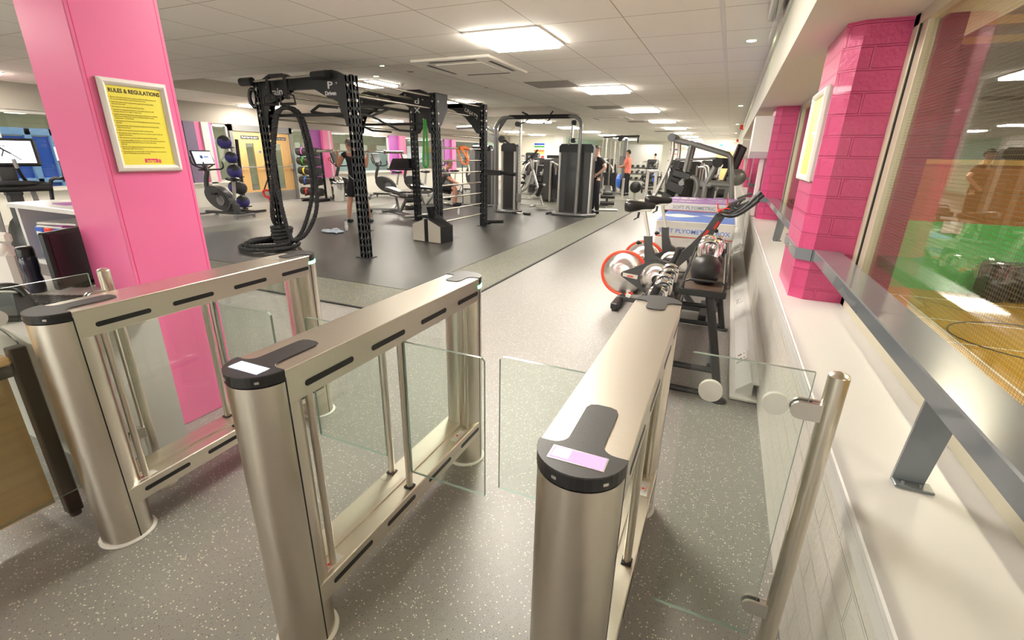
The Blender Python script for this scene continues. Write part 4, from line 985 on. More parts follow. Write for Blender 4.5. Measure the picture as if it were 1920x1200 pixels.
pts += [(-6.45, 5.3, .2), (-6.33, 5.13, .5), (-6.20, 5.14, 1.1), (-6.05, 5.15, 1.75), (-5.97, 5.17, 1.96), (-5.83, 5.22, 2.03), (-5.72, 5.33, 1.97), (-5.62, 5.35, 1.7), (-5.56, 5.34, 1.2), (-5.57, 5.3, .65), (-5.75, 5.22, .28), (-5.93, 5.15, .17), (-6.0, 5.12, .25), (-6.05, 5.10, .6), (-6.13, 5.12, 1.2), (-6.0, 5.15, 1.8), (-5.90, 5.18, 2.0), (-5.79, 5.24, 2.02), (-5.74, 5.34, 1.9), (-5.66, 5.34, 1.5), (-5.64, 5.33, .9), (-5.82, 5.24, .35), (-6.0, 5.2, .16), (-6.2, 5.2, .10)]
rope(pts, 6).build('rope_body', 'rubber', rp)
kn = []
for k in range(40):
    a = 2 * PI * k / 8; kn.append((-6.28 + (.12 + .02 * math.sin(k)) * math.cos(a), 5.22 + (.13 + .02 * math.cos(1.7 * k)) * math.sin(a), .08 + .0068 * k))
rope(kn, 5).build('knot_bundle', 'rubber', rp)
# suspension strap with red handles
st = thing('suspension_trainer', 'black suspension straps with red handles hanging behind the rope', 'suspension trainer', (0, 0, 0))
MB().tube([(-6.52, 5.35, 2.0), (-6.50, 5.35, 1.3), (-6.46, 5.35, 1.15)], .014, 6).tube([(-6.46, 5.35, 1.15), (-6.5, 5.33, 1.1), (-6.66, 5.33, .88)], .010, 6).tube([(-6.46, 5.35, 1.15), (-6.44, 5.37, 1.0), (-6.48, 5.37, .82)], .010, 6).build('strap', 'black', st)
for (x, z) in ((-6.62, .80), (-6.5, .70)):
    MB().tube([(x - .07, 5.34, z + .06), (x - .05, 5.34, z - .03), (x + .09, 5.35, z - .03), (x + .10, 5.35, z + .05)], .018, 8, closed=True, sub=3).build('handle', 'red', st)
# resistance bands
gb = MB().tube([(-4.83, 7.14, 1.95), (-4.86, 7.14, 1.6), (-4.88, 7.14, 1.3), (-4.84, 7.14, 1.235), (-4.79, 7.14, 1.3), (-4.79, 7.14, 1.6), (-4.80, 7.14, 1.95), (-4.82, 7.14, 1.98)], .019, 6, closed=True, sub=4)
tag(gb.build('green_band', 'green'), 'long green resistance band hanging beside the ladder upright', 'resistance band', 'resistance bands on the rig')
z0 = .28 + 6 * .2125
ob = MB()
for (y0, y1, z1) in ((7.92, 8.02, 1.30), (8.30, 8.22, 1.27)):
    ob.bar((-4.655, y0, z0), (-4.63, y1, z1), .05, .008, up=(1, 0, 0))
ob.bar((-4.63, 8.02, 1.30), (-4.62, 8.22, 1.27), .03, .008, up=(1, 0, 0)).tube([(-4.65, 7.98, z0), (-4.63, 8.1, z0 + .02), (-4.65, 8.3, z0)], .035, 8, sub=3)
ob.bar((-4.61, 8.0, z0), (-4.60, 8.26, 1.33), .05, .008, up=(1, 0, 0))
tag(ob.build('orange_band', 'orange'), 'orange resistance band knotted over a ladder rung', 'resistance band', 'resistance bands on the rig')
# landmine block with chequer plates
bx = thing('anchor_block', 'silver chequer-plate anchor block with black funnel in front of the rig', 'anchor block', (-4.60, 6.72, .011), -.12)
MB().prism([(-.31, 0), (.31, 0), (.31, .28), (.04, .39), (-.04, .39), (-.31, .28)], 1, .01, .34).build('body', 'black', bx)
MB().prism([(-.305, .01), (-.045, .01), (-.045, .385), (-.305, .285)], 1, -.002, .012).build('chequer_panel', 'tread', bx)
MB().prism([(.045, .01), (.305, .01), (.305, .28), (.045, .385)], 1, -.002, .012).build('chequer_panel', 'tread', bx)
MB().cyl((0, .16, .37), (0, .13, .60), .055, 4, r2=.10).bar((-.28, .3, .28), (0, .16, .5), .03, .05).bar((.28, .3, .28), (0, .16, .5), .03, .05).build('funnel', 'black', bx)
# towel and bottle
tw = MB(); n = 14
vs = []; 
for i in range(n):
    for j in range(n):
        u, v = i / (n - 1) - .5, j / (n - 1) - .5
        vs.append((u * .42 + .03 * math.sin(9 * v), v * .26 + .02 * math.sin(8 * u), .012 + .035 * (1 + math.sin(11 * u + 4 * v)) * (1 - 2 * abs(v)) * (1.3 - 2 * abs(u)) + .02 * math.sin(17 * v) ** 2))
tw.add(vs, [[i * n + j, (i + 1) * n + j, (i + 1) * n + j + 1, i * n + j + 1] for i in range(n - 1) for j in range(n - 1)], 0, True)
o = tw.build('towel', 'towel', loc=(-6.72, 6.72, .011)); o.modifiers.new('s', 'SOLIDIFY').thickness = .01
tag(o, 'crumpled blue and white towel on the black rubber floor', 'towel')
def bottle(name, label, x, y, z=.011, cap='black'):
    b = thing(name, label, 'water bottle', (x, y, z)); MB().lathe((0, 0, 0), [(0, 0), (.032, 0), (.034, .03), (.031, .08), (.034, .12), (.032, .15), (.014, .185), (.014, .20)], 14).build('bottle', 'clearplastic', b); MB().cyl((0, 0, .2), (0, 0, .22), .015, 10).build('cap', cap, b); MB().lathe((0, 0, 0), [(.0345, .06), (.0345, .11)], 14).build('label_band', 'whitelam', b)
M['clearplastic'] = pm('clear_plastic', (.6, .63, .65), .1)
bottle('drinks_bottle', 'small clear drinks bottle standing behind the towel', -6.62, 6.98)
# ---------------------------------------------------------------- people
M['hair2'] = M['hair']
def skin_mesh(V, E, rad, sub=2):
    me = bpy.data.meshes.new('sk'); me.from_pydata([tuple(v) for v in V], E, []); ob = bpy.data.objects.new('sk', me); COL.objects.link(ob)
    ob.modifiers.new('a', 'SKIN').use_smooth_shade = True
    sv = me.skin_vertices[0].data
    for i, r in enumerate(rad): sv[i].radius = r if isinstance(r, tuple) else (r, r)
    sv[0].use_root = True
    ss = ob.modifiers.new('b', 'SUBSURF'); ss.levels = sub; ss.render_levels = sub
    dg = bpy.context.evaluated_depsgraph_get(); r = bpy.data.meshes.new_from_object(ob.evaluated_get(dg))
    out = ([tuple(v.co) for v in r.vertices], [list(p.vertices) for p in r.polygons])
    bpy.data.objects.remove(ob); bpy.data.meshes.remove(me); bpy.data.meshes.remove(r); return out
def person(label, loc, rz, J, shirt, shorts, skin, hair, long_trousers=False, shoe='clothblack', head_turn=0.0, grip=None, sleeve=.75, scale=1.0):
    p = thing('person', label, 'person', loc, rz, scale=scale)
    V = Vector; j = {k: V(v) for k, v in J.items()}
    names = ['pelvis', 'waist', 'chest', 'neck', 'head0', 'head1', 'head2']
    pts = [j['pelvis'], j['waist'], j['chest'], j['neck'], j['head'] + V((0, 0, -.09)), j['head'], j['head'] + V((0, 0, .075))]
    rad = [(.135, .10), (.13, .095), (.16, .11), .055, (.062, .07), (.076, .092), (.062, .075)]
    E = [(0, 1), (1, 2), (2, 3), (3, 4), (4, 5), (5, 6)]
    for s in ('l', 'r'):
        b = len(pts); pts += [j['sh_' + s], j['el_' + s], j['wr_' + s]]; rad += [.058, .042, .028]; E += [(2, b), (b, b + 1), (b + 1, b + 2)]
        h = j['wr_' + s] + (j['wr_' + s] - j['el_' + s]).normalized() * .05; 
        b2 = len(pts); pts += [h]; rad += [(.036, .018)]; E += [(b + 2, b2)]
        b = len(pts); pts += [j['hip_' + s], j['kn_' + s], (j['kn_' + s] + j['an_' + s]) / 2 + V((0, -.01, .06)), j['an_' + s]]; rad += [.085, .056, .055, .036]; E += [(0, b), (b, b + 1), (b + 1, b + 2), (b + 2, b + 3)]
    vs, fs = skin_mesh(pts, E, rad)
    m = MB(); m.add(vs, fs, 0, True)
    H = j['head']; Rt = Matrix.Rotation(head_turn, 3, 'Z')
    m.ball(H + Rt @ V((0, .088, -.012)), .016, 8, sc=(.8, 1.2, 1.5))
    for sx in (-1, 1): m.ball(H + Rt @ V((sx * .078, 0, -.005)), .022, 8, sc=(.4, .8, 1.2)); m.ball(H + Rt @ V((sx * .03, .082, .014)), .009, 6, 1)
    m.box(H + Rt @ V((0, .086, -.048)), (.045, .01, .008), (0, 0, head_turn), 2)
    for s in ('l', 'r'):   # five fingers on each hand, curled
        w = j['wr_' + s]; d = (w - j['el_' + s]).normalized(); palm = w + d * .055
        side = d.cross(V((0, 1, 0))); side = side.normalized() if side.length > .1 else V((1, 0, 0)); nn = d.cross(side)
        cur = -1 if s == 'l' else 1
        for q, (o, l) in enumerate(((-.028, .052), (-.010, .062), (.009, .058), (.027, .045))):
            a = palm + side * o; m.tube([a, a + d * l * .5 + nn * .006 * cur, a + d * l * .75 + nn * .026 * cur, a + d * l * .6 + nn * .044 * cur], [.009, .009, .008, .006], 6)
        a = w + d * .02 + side * .03; m.tube([a, a + side * .022 + d * .018, a + side * .02 + d * .04 + nn * .02 * cur], [.011, .010, .007], 6)
    m.build('body', [skin, 'hair', 'inkpink'], p)
    hh = MB(); hh.ball((0, 0, 0), 1, 18, sc=(.083, .098, .105), m=12)
    keep = [i for i, v in enumerate(hh.v) if v[2] > -.01 - .05 * (v[1] < 0) + .35 * max(0, v[1])]
    ks = set(keep); hh2 = MB(); idx = {k: i for i, k in enumerate(keep)}
    hh2.add([H + Rt @ (V(hh.v[k]) + V((0, -.004, .018))) for k in keep], [[idx[a] for a in f] for f in hh.f if all(a in ks for a in f)], 0, True)
    hh2.build('hair', hair, p)
    # shirt
    P = [j['pelvis'] + V((0, 0, -.13)), j['pelvis'] + V((0, 0, .04)), j['waist'], j['chest'], j['neck'] + V((0, 0, -.045))]; R = [(.185, .150), (.165, .130), (.150, .118), (.178, .128), .075]; E = [(0, 1), (1, 2), (2, 3), (3, 4)]
    for s in ('l', 'r'):
        b = len(P); P += [j['sh_' + s], j['sh_' + s].lerp(j['el_' + s], sleeve)]; R += [.072, .062]; E += [(3, b), (b, b + 1)]
    vs, fs = skin_mesh(P, E, R); MB().add(vs, fs, 0, True).build('shirt', shirt, p)
    P = [j['pelvis'] + V((0, 0, .10)), j['pelvis'] + V((0, 0, -.03))]; R = [(.152, .12), (.150, .12)]; E = [(0, 1)]
    for s in ('l', 'r'):
        b = len(P); P += [j['hip_' + s]]; R += [.105]; E += [(1, b)]
        if long_trousers: P += [j['kn_' + s], j['an_' + s]]; R += [.078, .062]; E += [(b, b + 1), (b + 1, b + 2)]
        else: P += [j['hip_' + s].lerp(j['kn_' + s], .92)]; R += [.095]; E += [(b, b + 1)]
    vs, fs = skin_mesh(P, E, R); tr = MB().add(vs, fs, 0, True).build('trousers' if long_trousers else 'shorts', shorts, p)
    for s in ('l', 'r'):
        a = j['an_' + s]; f = V(J.get('foot_dir', (0, 1, 0))).normalized()
        k = MB(); ang = math.atan2(-f.x, f.y)
        vs, fs = skin_mesh([(0, -.06, .045), (0, .03, .045), (0, .12, .035), (0, .18, .03)], [(0, 1), (1, 2), (2, 3)], [(.04, .04), (.045, .04), (.045, .03), (.035, .022)], 2)
        R3 = Matrix.Rotation(ang, 3, 'Z'); k.add([R3 @ V(v) + V((a.x, a.y, a.z - .085)) for v in vs], fs, 0, True); 
        k.box(R3 @ V((0, .055, 0)) + V((a.x, a.y, a.z - .083)), (.085, .27, .018), (0, 0, ang), 1, bev=.006); k.build('shoe', [shoe, 'rubber'], p)
    return p
def stand(dx=0.0, **k):
    J = dict(pelvis=(0, 0, .92), waist=(0, 0, 1.08), chest=(0, -.01, 1.30), neck=(0, .0, 1.47), head=(0, .03, 1.62), sh_l=(-.185, 0, 1.40), sh_r=(.185, 0, 1.40), el_l=(-.26, -.02, 1.12), el_r=(.26, -.02, 1.12), wr_l=(-.26, .08, .90), wr_r=(.26, .08, .90),
             hip_l=(-.095, 0, .88), hip_r=(.095, 0, .88), kn_l=(-.12, .02, .49), kn_r=(.12, .02, .49), an_l=(-.15, -.02, .085), an_r=(.15, -.02, .085))
    J.update(k); return J
# man squatting weight: bar on the shoulders, seen from behind
pA = person('person in black vest and shorts with a barbell across the shoulders', (-7.24, 8.05, .0), .35, stand(head=(-.10, .05, 1.61), sh_l=(-.20, -.02, 1.42), sh_r=(.20, -.02, 1.42), el_l=(-.30, -.14, 1.16), el_r=(.30, -.14, 1.16), wr_l=(-.32, -.05, 1.40), wr_r=(.32, -.05, 1.40), an_l=(-.22, -.02, .085), an_r=(.22, .02, .085), kn_l=(-.17, .03, .49), kn_r=(.17, .03, .49)), 'clothblack', 'clothblack', 'skin', 'hairgrey', head_turn=1.0, sleeve=.35)
bb = thing('barbell', 'long steel barbell held across the shoulders of the person in the rig', 'barbell', (-7.0, 7.95, 1.47), .10)
MB().cyl((-.62, 0, 0), (.62, 0, 0), .014, 10).build('shaft', 'chrome', bb)
for s in (-1, 1): MB().cyl((s * .62, 0, 0), (s * 1.04, 0, 0), .027, 14).cyl((s * .60, 0, 0), (s * .63, 0, 0), .04, 14).build('sleeve', 'chromebar', bb)
tag(MB().tube([(-7.3, 7.9, 1.02), (-7.1, 7.86, .92), (-6.95, 7.88, 1.08), (-6.98, 7.9, 1.25)], .006, 5, sub=4).build('earphone_cable', 'whitelam'), 'white earphone cable at the waist of the person with the barbell', 'cable')
# seated man seen from behind on a bench
seat = dict(pelvis=(0, 0, .56), waist=(0, .05, .70), chest=(0, .14, .94), neck=(0, .24, 1.09), head=(0, .32, 1.20), sh_l=(-.18, .16, 1.0), sh_r=(.18, .16, 1.0), el_l=(-.22, .34, .76), el_r=(.22, .34, .76), wr_l=(-.12, .50, .66), wr_r=(.12, .50, .66),
            hip_l=(-.11, .04, .53), hip_r=(.11, .04, .53), kn_l=(-.19, .46, .52), kn_r=(.19, .46, .52), an_l=(-.20, .46, .09), an_r=(.20, .46, .09))
person('person in grey shirt and shorts seated bent forward on a bench behind the ladder', (-7.72, 12.05, 0), -1.15, seat, 'clothgrey', 'clothblack', 'skin', 'hairgrey', sleeve=.8)
person('person in black T-shirt and red-striped trousers with a hand on the hip', (-3.2, 12.62, 0), 2.3, stand(el_l=(-.44, -.02, 1.20), wr_l=(-.20, .08, 1.02), el_r=(.3, .05, 1.14)), 'clothblack', 'clothblack', 'skin2', 'hair', True, head_turn=.2)
person('person in salmon top standing among the far weights', (-3.7, 19.5, 0), 1.4, stand(el_l=(-.24, .08, 1.14), wr_l=(-.14, .28, 1.1), wr_r=(.14, .28, 1.1), el_r=(.24, .08, 1.14)), 'clothsalmon', 'clothblack', 'skin', 'hair', True)
person('person in white top at the far end in front of the mirror', (-4.55, 33.0, 0), .6, stand(), 'clothwhite', 'clothblack', 'skin2', 'hair', True)
person('person in black and salmon seated behind the inclined machine', (-1.35, 17.5, 0), .5, seat, 'clothblack', 'clothblack', 'skin', 'hair', sleeve=.3)
# ---------------------------------------------------------------- kettlebell rack (A frame) and kettlebells
M['shelfwood'] = pm('dark_brown_rubber_shelf', (0.07, 0.045, 0.03), 0.5, noise=.3, nscale=12)
kr = thing('kettlebell_rack', 'black two-tier kettlebell rack behind the right turnstile', 'rack', (0, 0, 0))
for y, in ((2.93,), (4.36,)):
    for (x0, x1) in ((.15, .0), (-.50, -.30)):
        l = MB().tube([(x0, y, .01), (x1, y, .70)], .026, 12); lb = l.build('leg', 'blackm', kr)
        MB().lathe((x0, y, 0), [(0, 0), (.05, 0), (.05, .010), (.02, .014)], 16).build('foot_pad', 'blackm', lb)
    MB().cyl((-.47, y, .2), (.10, y, .2), .02, 10).cyl((-.49, y, .035), (.14, y, .035), .02, 10).build('cross_bar', 'blackm', kr)
def shelf(x0, x1, z):
    s = MB().b2((x0 + .015, 2.9, z), (x1 - .015, 4.4, z + .012)).build('shelf', 'shelfwood', kr)
    f = MB()
    for y in (2.88, 4.40): f.b2((x0, y - .012, z - .02), (x1, y + .012, z + .018), bev=.003); f.tube([(x0 + .02, y, z), (x0 + .02, y, z + .06), (x0 + .05, y, z + .075), (x1 - .03, y, z + .075), (x1 - .01, y, z + .06), (x1 - .01, y, z)], .007, 6)
    for x in (x0, x1): f.b2((x - .005, 2.88, z - .02), (x + .005, 4.4, z + .018))
    for x in (x1 - .005,): f.cyl((x, 2.88, z + .075), (x, 4.4, z + .075), .006, 6)
    f.build('shelf_frame', 'blackm', kr)
shelf(-.17, .085, .70); shelf(-.47, -.19, .40)
for y in (3.4, 4.0): MB().cyl((.05, y, .22), (.08, y, .22), .035, 16).cyl((.045, y, .22), (.085, y, .22), .012, 8).build('caster', 'lgrey', kr) 
MB().cyl((.065, 2.93, .23), (.065, 4.36, .23), .016, 8).build('wheel_rail', 'blackm', kr)
def kettlebell(label, x, y, z, r, grp):
    k = thing('kettlebell', label, 'kettlebell', (x, y, z), random.uniform(-.2, .2) + .25, grp)
    MB().lathe((0, 0, 0), [(0, 0), (r * .62, 0), (r * .86, r * .3), (r, r * .85), (r * .93, r * 1.35), (r * .66, r * 1.75), (r * .3, r * 1.93), (0, r * 1.97)], 28).build('bell', 'blackm', k)
    h = r * 1.85; R = r
    MB().tube([(-R * .42, 0, h - .02), (-R * .56, 0, h + R * .35), (-R * .52, 0, h + R * .8), (-R * .2, 0, h + R * 1.02), (R * .2, 0, h + R * 1.02), (R * .52, 0, h + R * .8), (R * .56, 0, h + R * .35), (R * .42, 0, h - .02)], .0155, 10, sub=3).build('handle', 'chrome', k)
    MB().lathe((-R * .42, 0, h - .03), [(.020, 0), (.022, .02), (.017, .03)], 10).lathe((R * .42, 0, h - .03), [(.020, 0), (.022, .02), (.017, .03)], 10).build('collar', 'black', k)
ups = [(-.045, 3.10, .092, 'biggest black kettlebell at the near end of the upper shelf'), (-.02, 3.36, .078, 'black kettlebell second from the near end of the upper shelf'), (-.06, 3.58, .075, 'black kettlebell third from the near end of the upper shelf'), (-.0, 3.80, .065, 'black kettlebell fourth from the near end of the upper shelf')]
for x, y, r, l in ups: kettlebell(l, x, y, .7125, r, 'kettlebells on the upper shelf')
for i, y in enumerate((3.05, 3.24, 3.43, 3.62, 3.80)):
    kettlebell(['nearest black kettlebell on the lower shelf, by the turnstile cap', 'second nearest black kettlebell on the lower shelf', 'middle black kettlebell on the lower shelf', 'second farthest black kettlebell on the lower shelf', 'farthest black kettlebell on the lower shelf, beside the front bike'][i], -.31 + .012 * (i % 2), y, .412, .084, 'kettlebells on the lower shelf')
# ---------------------------------------------------------------- spin bikes
M['spun'] = pm('spun_aluminium', (.80, .78, .75), .22, 1.0)
def add_aniso():
    b = M['spun'].node_tree.nodes['Principled BSDF']; b.inputs['Anisotropic'].default_value = .95
    nt = M['spun'].node_tree; t = nt.nodes.new('ShaderNodeTangent'); t.direction_type = 'RADIAL'; t.axis = 'Y'; nt.links.new(t.outputs[0], b.inputs['Tangent'])
add_aniso()
def spin_bike(label, y, hubx):
    b = thing('spin_bike', label, 'exercise bike', (hubx, y, 0), 0, 'spin bikes with red wheel guards')
    Z = .335
    w = MB().lathe((0, 0, 0), [(0, -.022), (.03, -.020), (.205, -.012), (.21, 0), (.205, .012), (.03, .020), (0, .022)], 56, axis='y'); wo = w.build('flywheel', 'spun', b, loc=(0, 0, Z))
    g = MB(); pts = []
    for k in range(41):
        a = math.radians(28 + (300 - 28) * k / 40); pts.append((.225 * math.cos(a), 0, Z + .225 * math.sin(a)))
    g.tube(pts, .014, 8); g.build('wheel_guard', 'redring', b)
    MB().box((.07, 0, Z - .225), (.05, .06, .04), (0, .2, 0), bev=.006).build('sensor_block', 'white', b)
    # drive cover
    cx = .33; cov = []
    t0 = [(-.02, Z + .02), (-.02, Z - .02)]
    P = [(-.02, Z - .012), (-.012, Z - .022)] + [(cx + .185 * math.cos(a), Z - .01 + .185 * math.sin(a)) for a in [math.radians(-115 + 235 * k / 18) for k in range(19)]] + [(-.012, Z + .022), (-.02, Z + .012)]
    MB().prism(P, 1, -.05, .05).build('drive_cover', 'mgrey2', b)
    c = MB().lathe((0, 0, 0), [(0, -.060), (.03, -.060), (.157, -.053), (.157, -.05)], 44, axis='y'); c.build('crank_disc', 'spun', b, loc=(cx, 0, Z - .01))
    MB().prism([(.0, Z - .018), (.145, Z - .035), (.15, Z + .006), (.0, Z + .018)], 1, -.056, -.05).text('KEISER', .022, Matrix.Translation((.075, -.0575, Z - .018)) @ Matrix.Rotation(PI / 2, 4, 'X') @ Matrix.Rotation(-.06, 4, 'Z'), 1, bold=.0008, depth=.0004).build('badge', ['lgrey', 'red'], b)
    cr = MB().cyl((cx, -.085, Z - .01), (cx, -.05, Z - .01), .042, 20).bar((cx, -.085, Z - .01), (cx - .06, -.085, Z - .165), .022, .016).build('crank', 'black', b)
    MB().box((cx - .065, -.13, Z - .175), (.09, .08, .025), bev=.006).build('pedal', 'black', cr)
    MB().bar((cx, .085, Z - .01), (cx + .06, .085, Z + .145), .022, .016).box((cx + .065, .13, Z + .155), (.09, .08, .025), bev=.006).build('crank_far', 'black', b)
    # frame
    f = MB().prism([(.16, .73), (.235, .735), (.245, .64), (.285, .54), (.36, .50), (.36, .44), (.20, .46), (.185, .56)], 1, -.035, .035)
    f.build('seat_tube', 'mgrey2', b)
    f = MB().prism([(.42, .36), (.48, .42), (.62, .58), (.68, .66), (.74, .80), (.83, .985), (.775, .985), (.70, .83), (.60, .69), (.52, .60), (.40, .48)], 1, -.03, .03)
    fo = f.build('fork', 'mgrey2', b)
    MB().text('KEISER', .030, Matrix.Translation((.722, -.0315, .79)) @ Matrix.Rotation(PI / 2, 4, 'X') @ Matrix.Rotation(1.08, 4, 'Z'), 0, bold=.0012, depth=.0005).build('lettering', 'red', fo)
    MB().bar((.205, 0, .72), (.135, 0, .965), .028, .05, up=(0, 1, 0), bev=.003).bar((.03, 0, .975), (.20, 0, .975), .03, .02, bev=.003).build('seat_post', 'lgrey', b)
    s = MB(); 
    for (x, w2, h, z) in ((-.03, .0, 0, 0),): pass
    prof = [(-.055, .02, .03), (-.045, .075, .05), (.0, .085, .055), (.06, .06, .045), (.11, .032, .035), (.18, .022, .03), (.225, .018, .022), (.235, .005, .01)]
    vs = []; n = 12
    for (x, hw, hh) in prof:
        for k in range(n):
            a = 2 * PI * k / n; vs.append((x, hw * math.cos(a), 1.025 + hh * math.sin(a) * (.75 if math.sin(a) > 0 else 1.5)))
    s.add(vs, [[i * n + k, i * n + (k + 1) % n, (i + 1) * n + (k + 1) % n, (i + 1) * n + k] for i in range(len(prof) - 1) for k in range(n)] + [list(range(n)), list(range((len(prof) - 1) * n, len(prof) * n))], 0, True)
    s.build('saddle', 'vinyl', b)
    for (x, z) in ((.145, .66), (.66, .73)): MB().cyl((x, 0, z), (x - .03 if x < .3 else x + .05, 0, z + .0), .012, 8).ball((x - .035 if x < .3 else x + .06, 0, z), .022, 10).build('knob', 'black', b)
    MB().bar((.09, -.02, .955), (.085, -.03, .90), .012, .02).box((.07, -.03, .895), (.05, .02, .012), (0, -.6, 0)).build('lever', 'black', b)
    h = MB()
    for sy in (-1, 1):
        h.tube([(.80, sy * .02, .985), (.84, sy * .12, .985), (.92, sy * .18, .99), (1.0, sy * .18, 1.04), (1.09, sy * .17, 1.13)], .017, 8, sub=3)
        h.tube([(.80, sy * .03, .985), (.90, sy * .06, .985), (1.0, sy * .06, 1.06), (1.07, sy * .06, 1.15)], .016, 8, sub=3)
    h.cyl((.80, -.14, .985), (.80, .14, .985), .02, 10).build('handlebar', 'black', b)
    MB().box((.93, 0, 1.10), (.14, .12, .02), (0, -.45, 0), bev=.005).bar((.88, 0, 1.0), (.93, 0, 1.09), .02, .02).build('console', 'mgrey2', b)
    MB().tube([(.80, .0, 1.0), (.782, 0, 1.03), (.775, 0, 1.075)], .006, 6).ball((.80, 0, 1.005), .02, 10).tube([(.80, 0, 1.01), (.85, 0, 1.035), (.88, 0, 1.03)], .007, 6).build('resistance_lever', 'red', b)
    # base
    MB().bar((-.02, 0, .07), (.80, 0, .07), .06, .05, bev=.004).bar((.02, 0, .09), (.0, 0, .12), .05, .05).bar((.34, 0, .09), (.34, 0, .2), .05, .05).bar((.70, 0, .09), (.45, 0, .4), .05, .05).build('base_beam', 'mgrey2', b)
    for x in (-.02, .80): 
        ft = MB().b2((x - .035, -.27, .022), (x + .035, .27, .085), bev=.008)
        for yy in (-.24, .24): ft.cyl((x, yy, 0), (x, yy, .025), .025, 10)
        ft.build('foot', 'blackm', b)
    return b
spin_bike('front spin bike nearest the turnstile, in front of the other one', 4.70, -.83)
spin_bike('rear spin bike between the front one and the plyometric boxes', 5.42, aty(1206, 487, 5.42).x)
# ---------------------------------------------------------------- plyometric boxes
M['plygrey'] = pm('pale_grey_vinyl', (.58, .56, .53), .45, noise=.03, nscale=3); M['plyblue'] = pm('blue_vinyl_top', (.12, .22, .62), .45); M['plypurple'] = pm('purple_vinyl_top', (.36, .17, .52), .45); M['plyred'] = pm('red_vinyl_edge', (.7, .12, .08), .5)
def plybox(label, x0, x1, y0, y1, z0, z1, top, text, tcol, sz):
    b = thing('plyometric_box', label, 'plyometric box', ((x0 + x1) / 2, (y0 + y1) / 2, z0), 0, 'stacked soft plyometric boxes'); w, d, h = (x1 - x0) / 2, (y1 - y0) / 2, z1 - z0
    MB().b2((-w, -d, 0), (w, d, h), bev=.012).build('body', 'plygrey', b)
    t = MB().b2((-w + .008, -d + .01, h), (w - .008, d - .01, h + .0025))
    # pale brush-like graphics on the top sheet
    rnd = random.Random(sz * 1000)
    for (cx, cy, sx, sy) in ((-.22, .25, .26, .16), (-.22, -.28, .22, .08), (.28, .12, .2, .07), (.26, -.2, .2, .05), (-.02, .3, .12, .06)):
        pts = [(cx + sx * math.cos(a) * (1 + .18 * math.sin(5 * a)), cy + sy * math.sin(a) * (1 + .2 * math.cos(4 * a))) for a in [2 * PI * k / 22 for k in range(22)]]
        t.add([(p[0], p[1] * d / .55, h + .0032) for p in pts], [list(range(22))], 1)
        for q in range(3):
            px = cx - sx * .5 + q * sx * .45; t.b2((px, cy - sy * .5, h + .0036), (px + sx * .12, cy + sy * .45, h + .0040), 0)
    t.build('top_sheet', [top, 'paper'], b)
    if text: MB().text(text, sz, Matrix.Translation((0.0, -d - .0006, h * .26)) @ Matrix.Rotation(PI / 2, 4, 'X'), bold=.0012, depth=.0004, sx=1.05).build('lettering', tcol, b)
    MB().b2((-w, -d - .002, 0), (w, -d, .006)).build('red_piping', 'plyred', b)
    if h > .15: MB().b2((-.10, -d - .0025, h - .055), (.18, -d, h - .008)).build('velcro_flap', 'lgrey', b)
PX0, PX1 = -.705, .150
plybox('white-grey base box under the blue SOFT PLYOMETRIC BOX', PX0, PX1, 5.78, 8.05, .0, .575, 'plyred', None, None, .05)
plybox('blue-topped SOFT PLYOMETRIC BOX on the pale base box', PX0, PX1, 5.78, 8.05, .579, .765, 'plyblue', 'SOFT PLYOMETRIC BOX', 'plyblue', .068)
plybox('purple-topped SOFT PLYOMETRIC BOX, topmost of the stack', PX0 - .05, PX1 + .02, 6.92, 8.05, .770, .875, 'plypurple', 'SOFT PLYOMETRIC BOX', 'mgrey', .062)
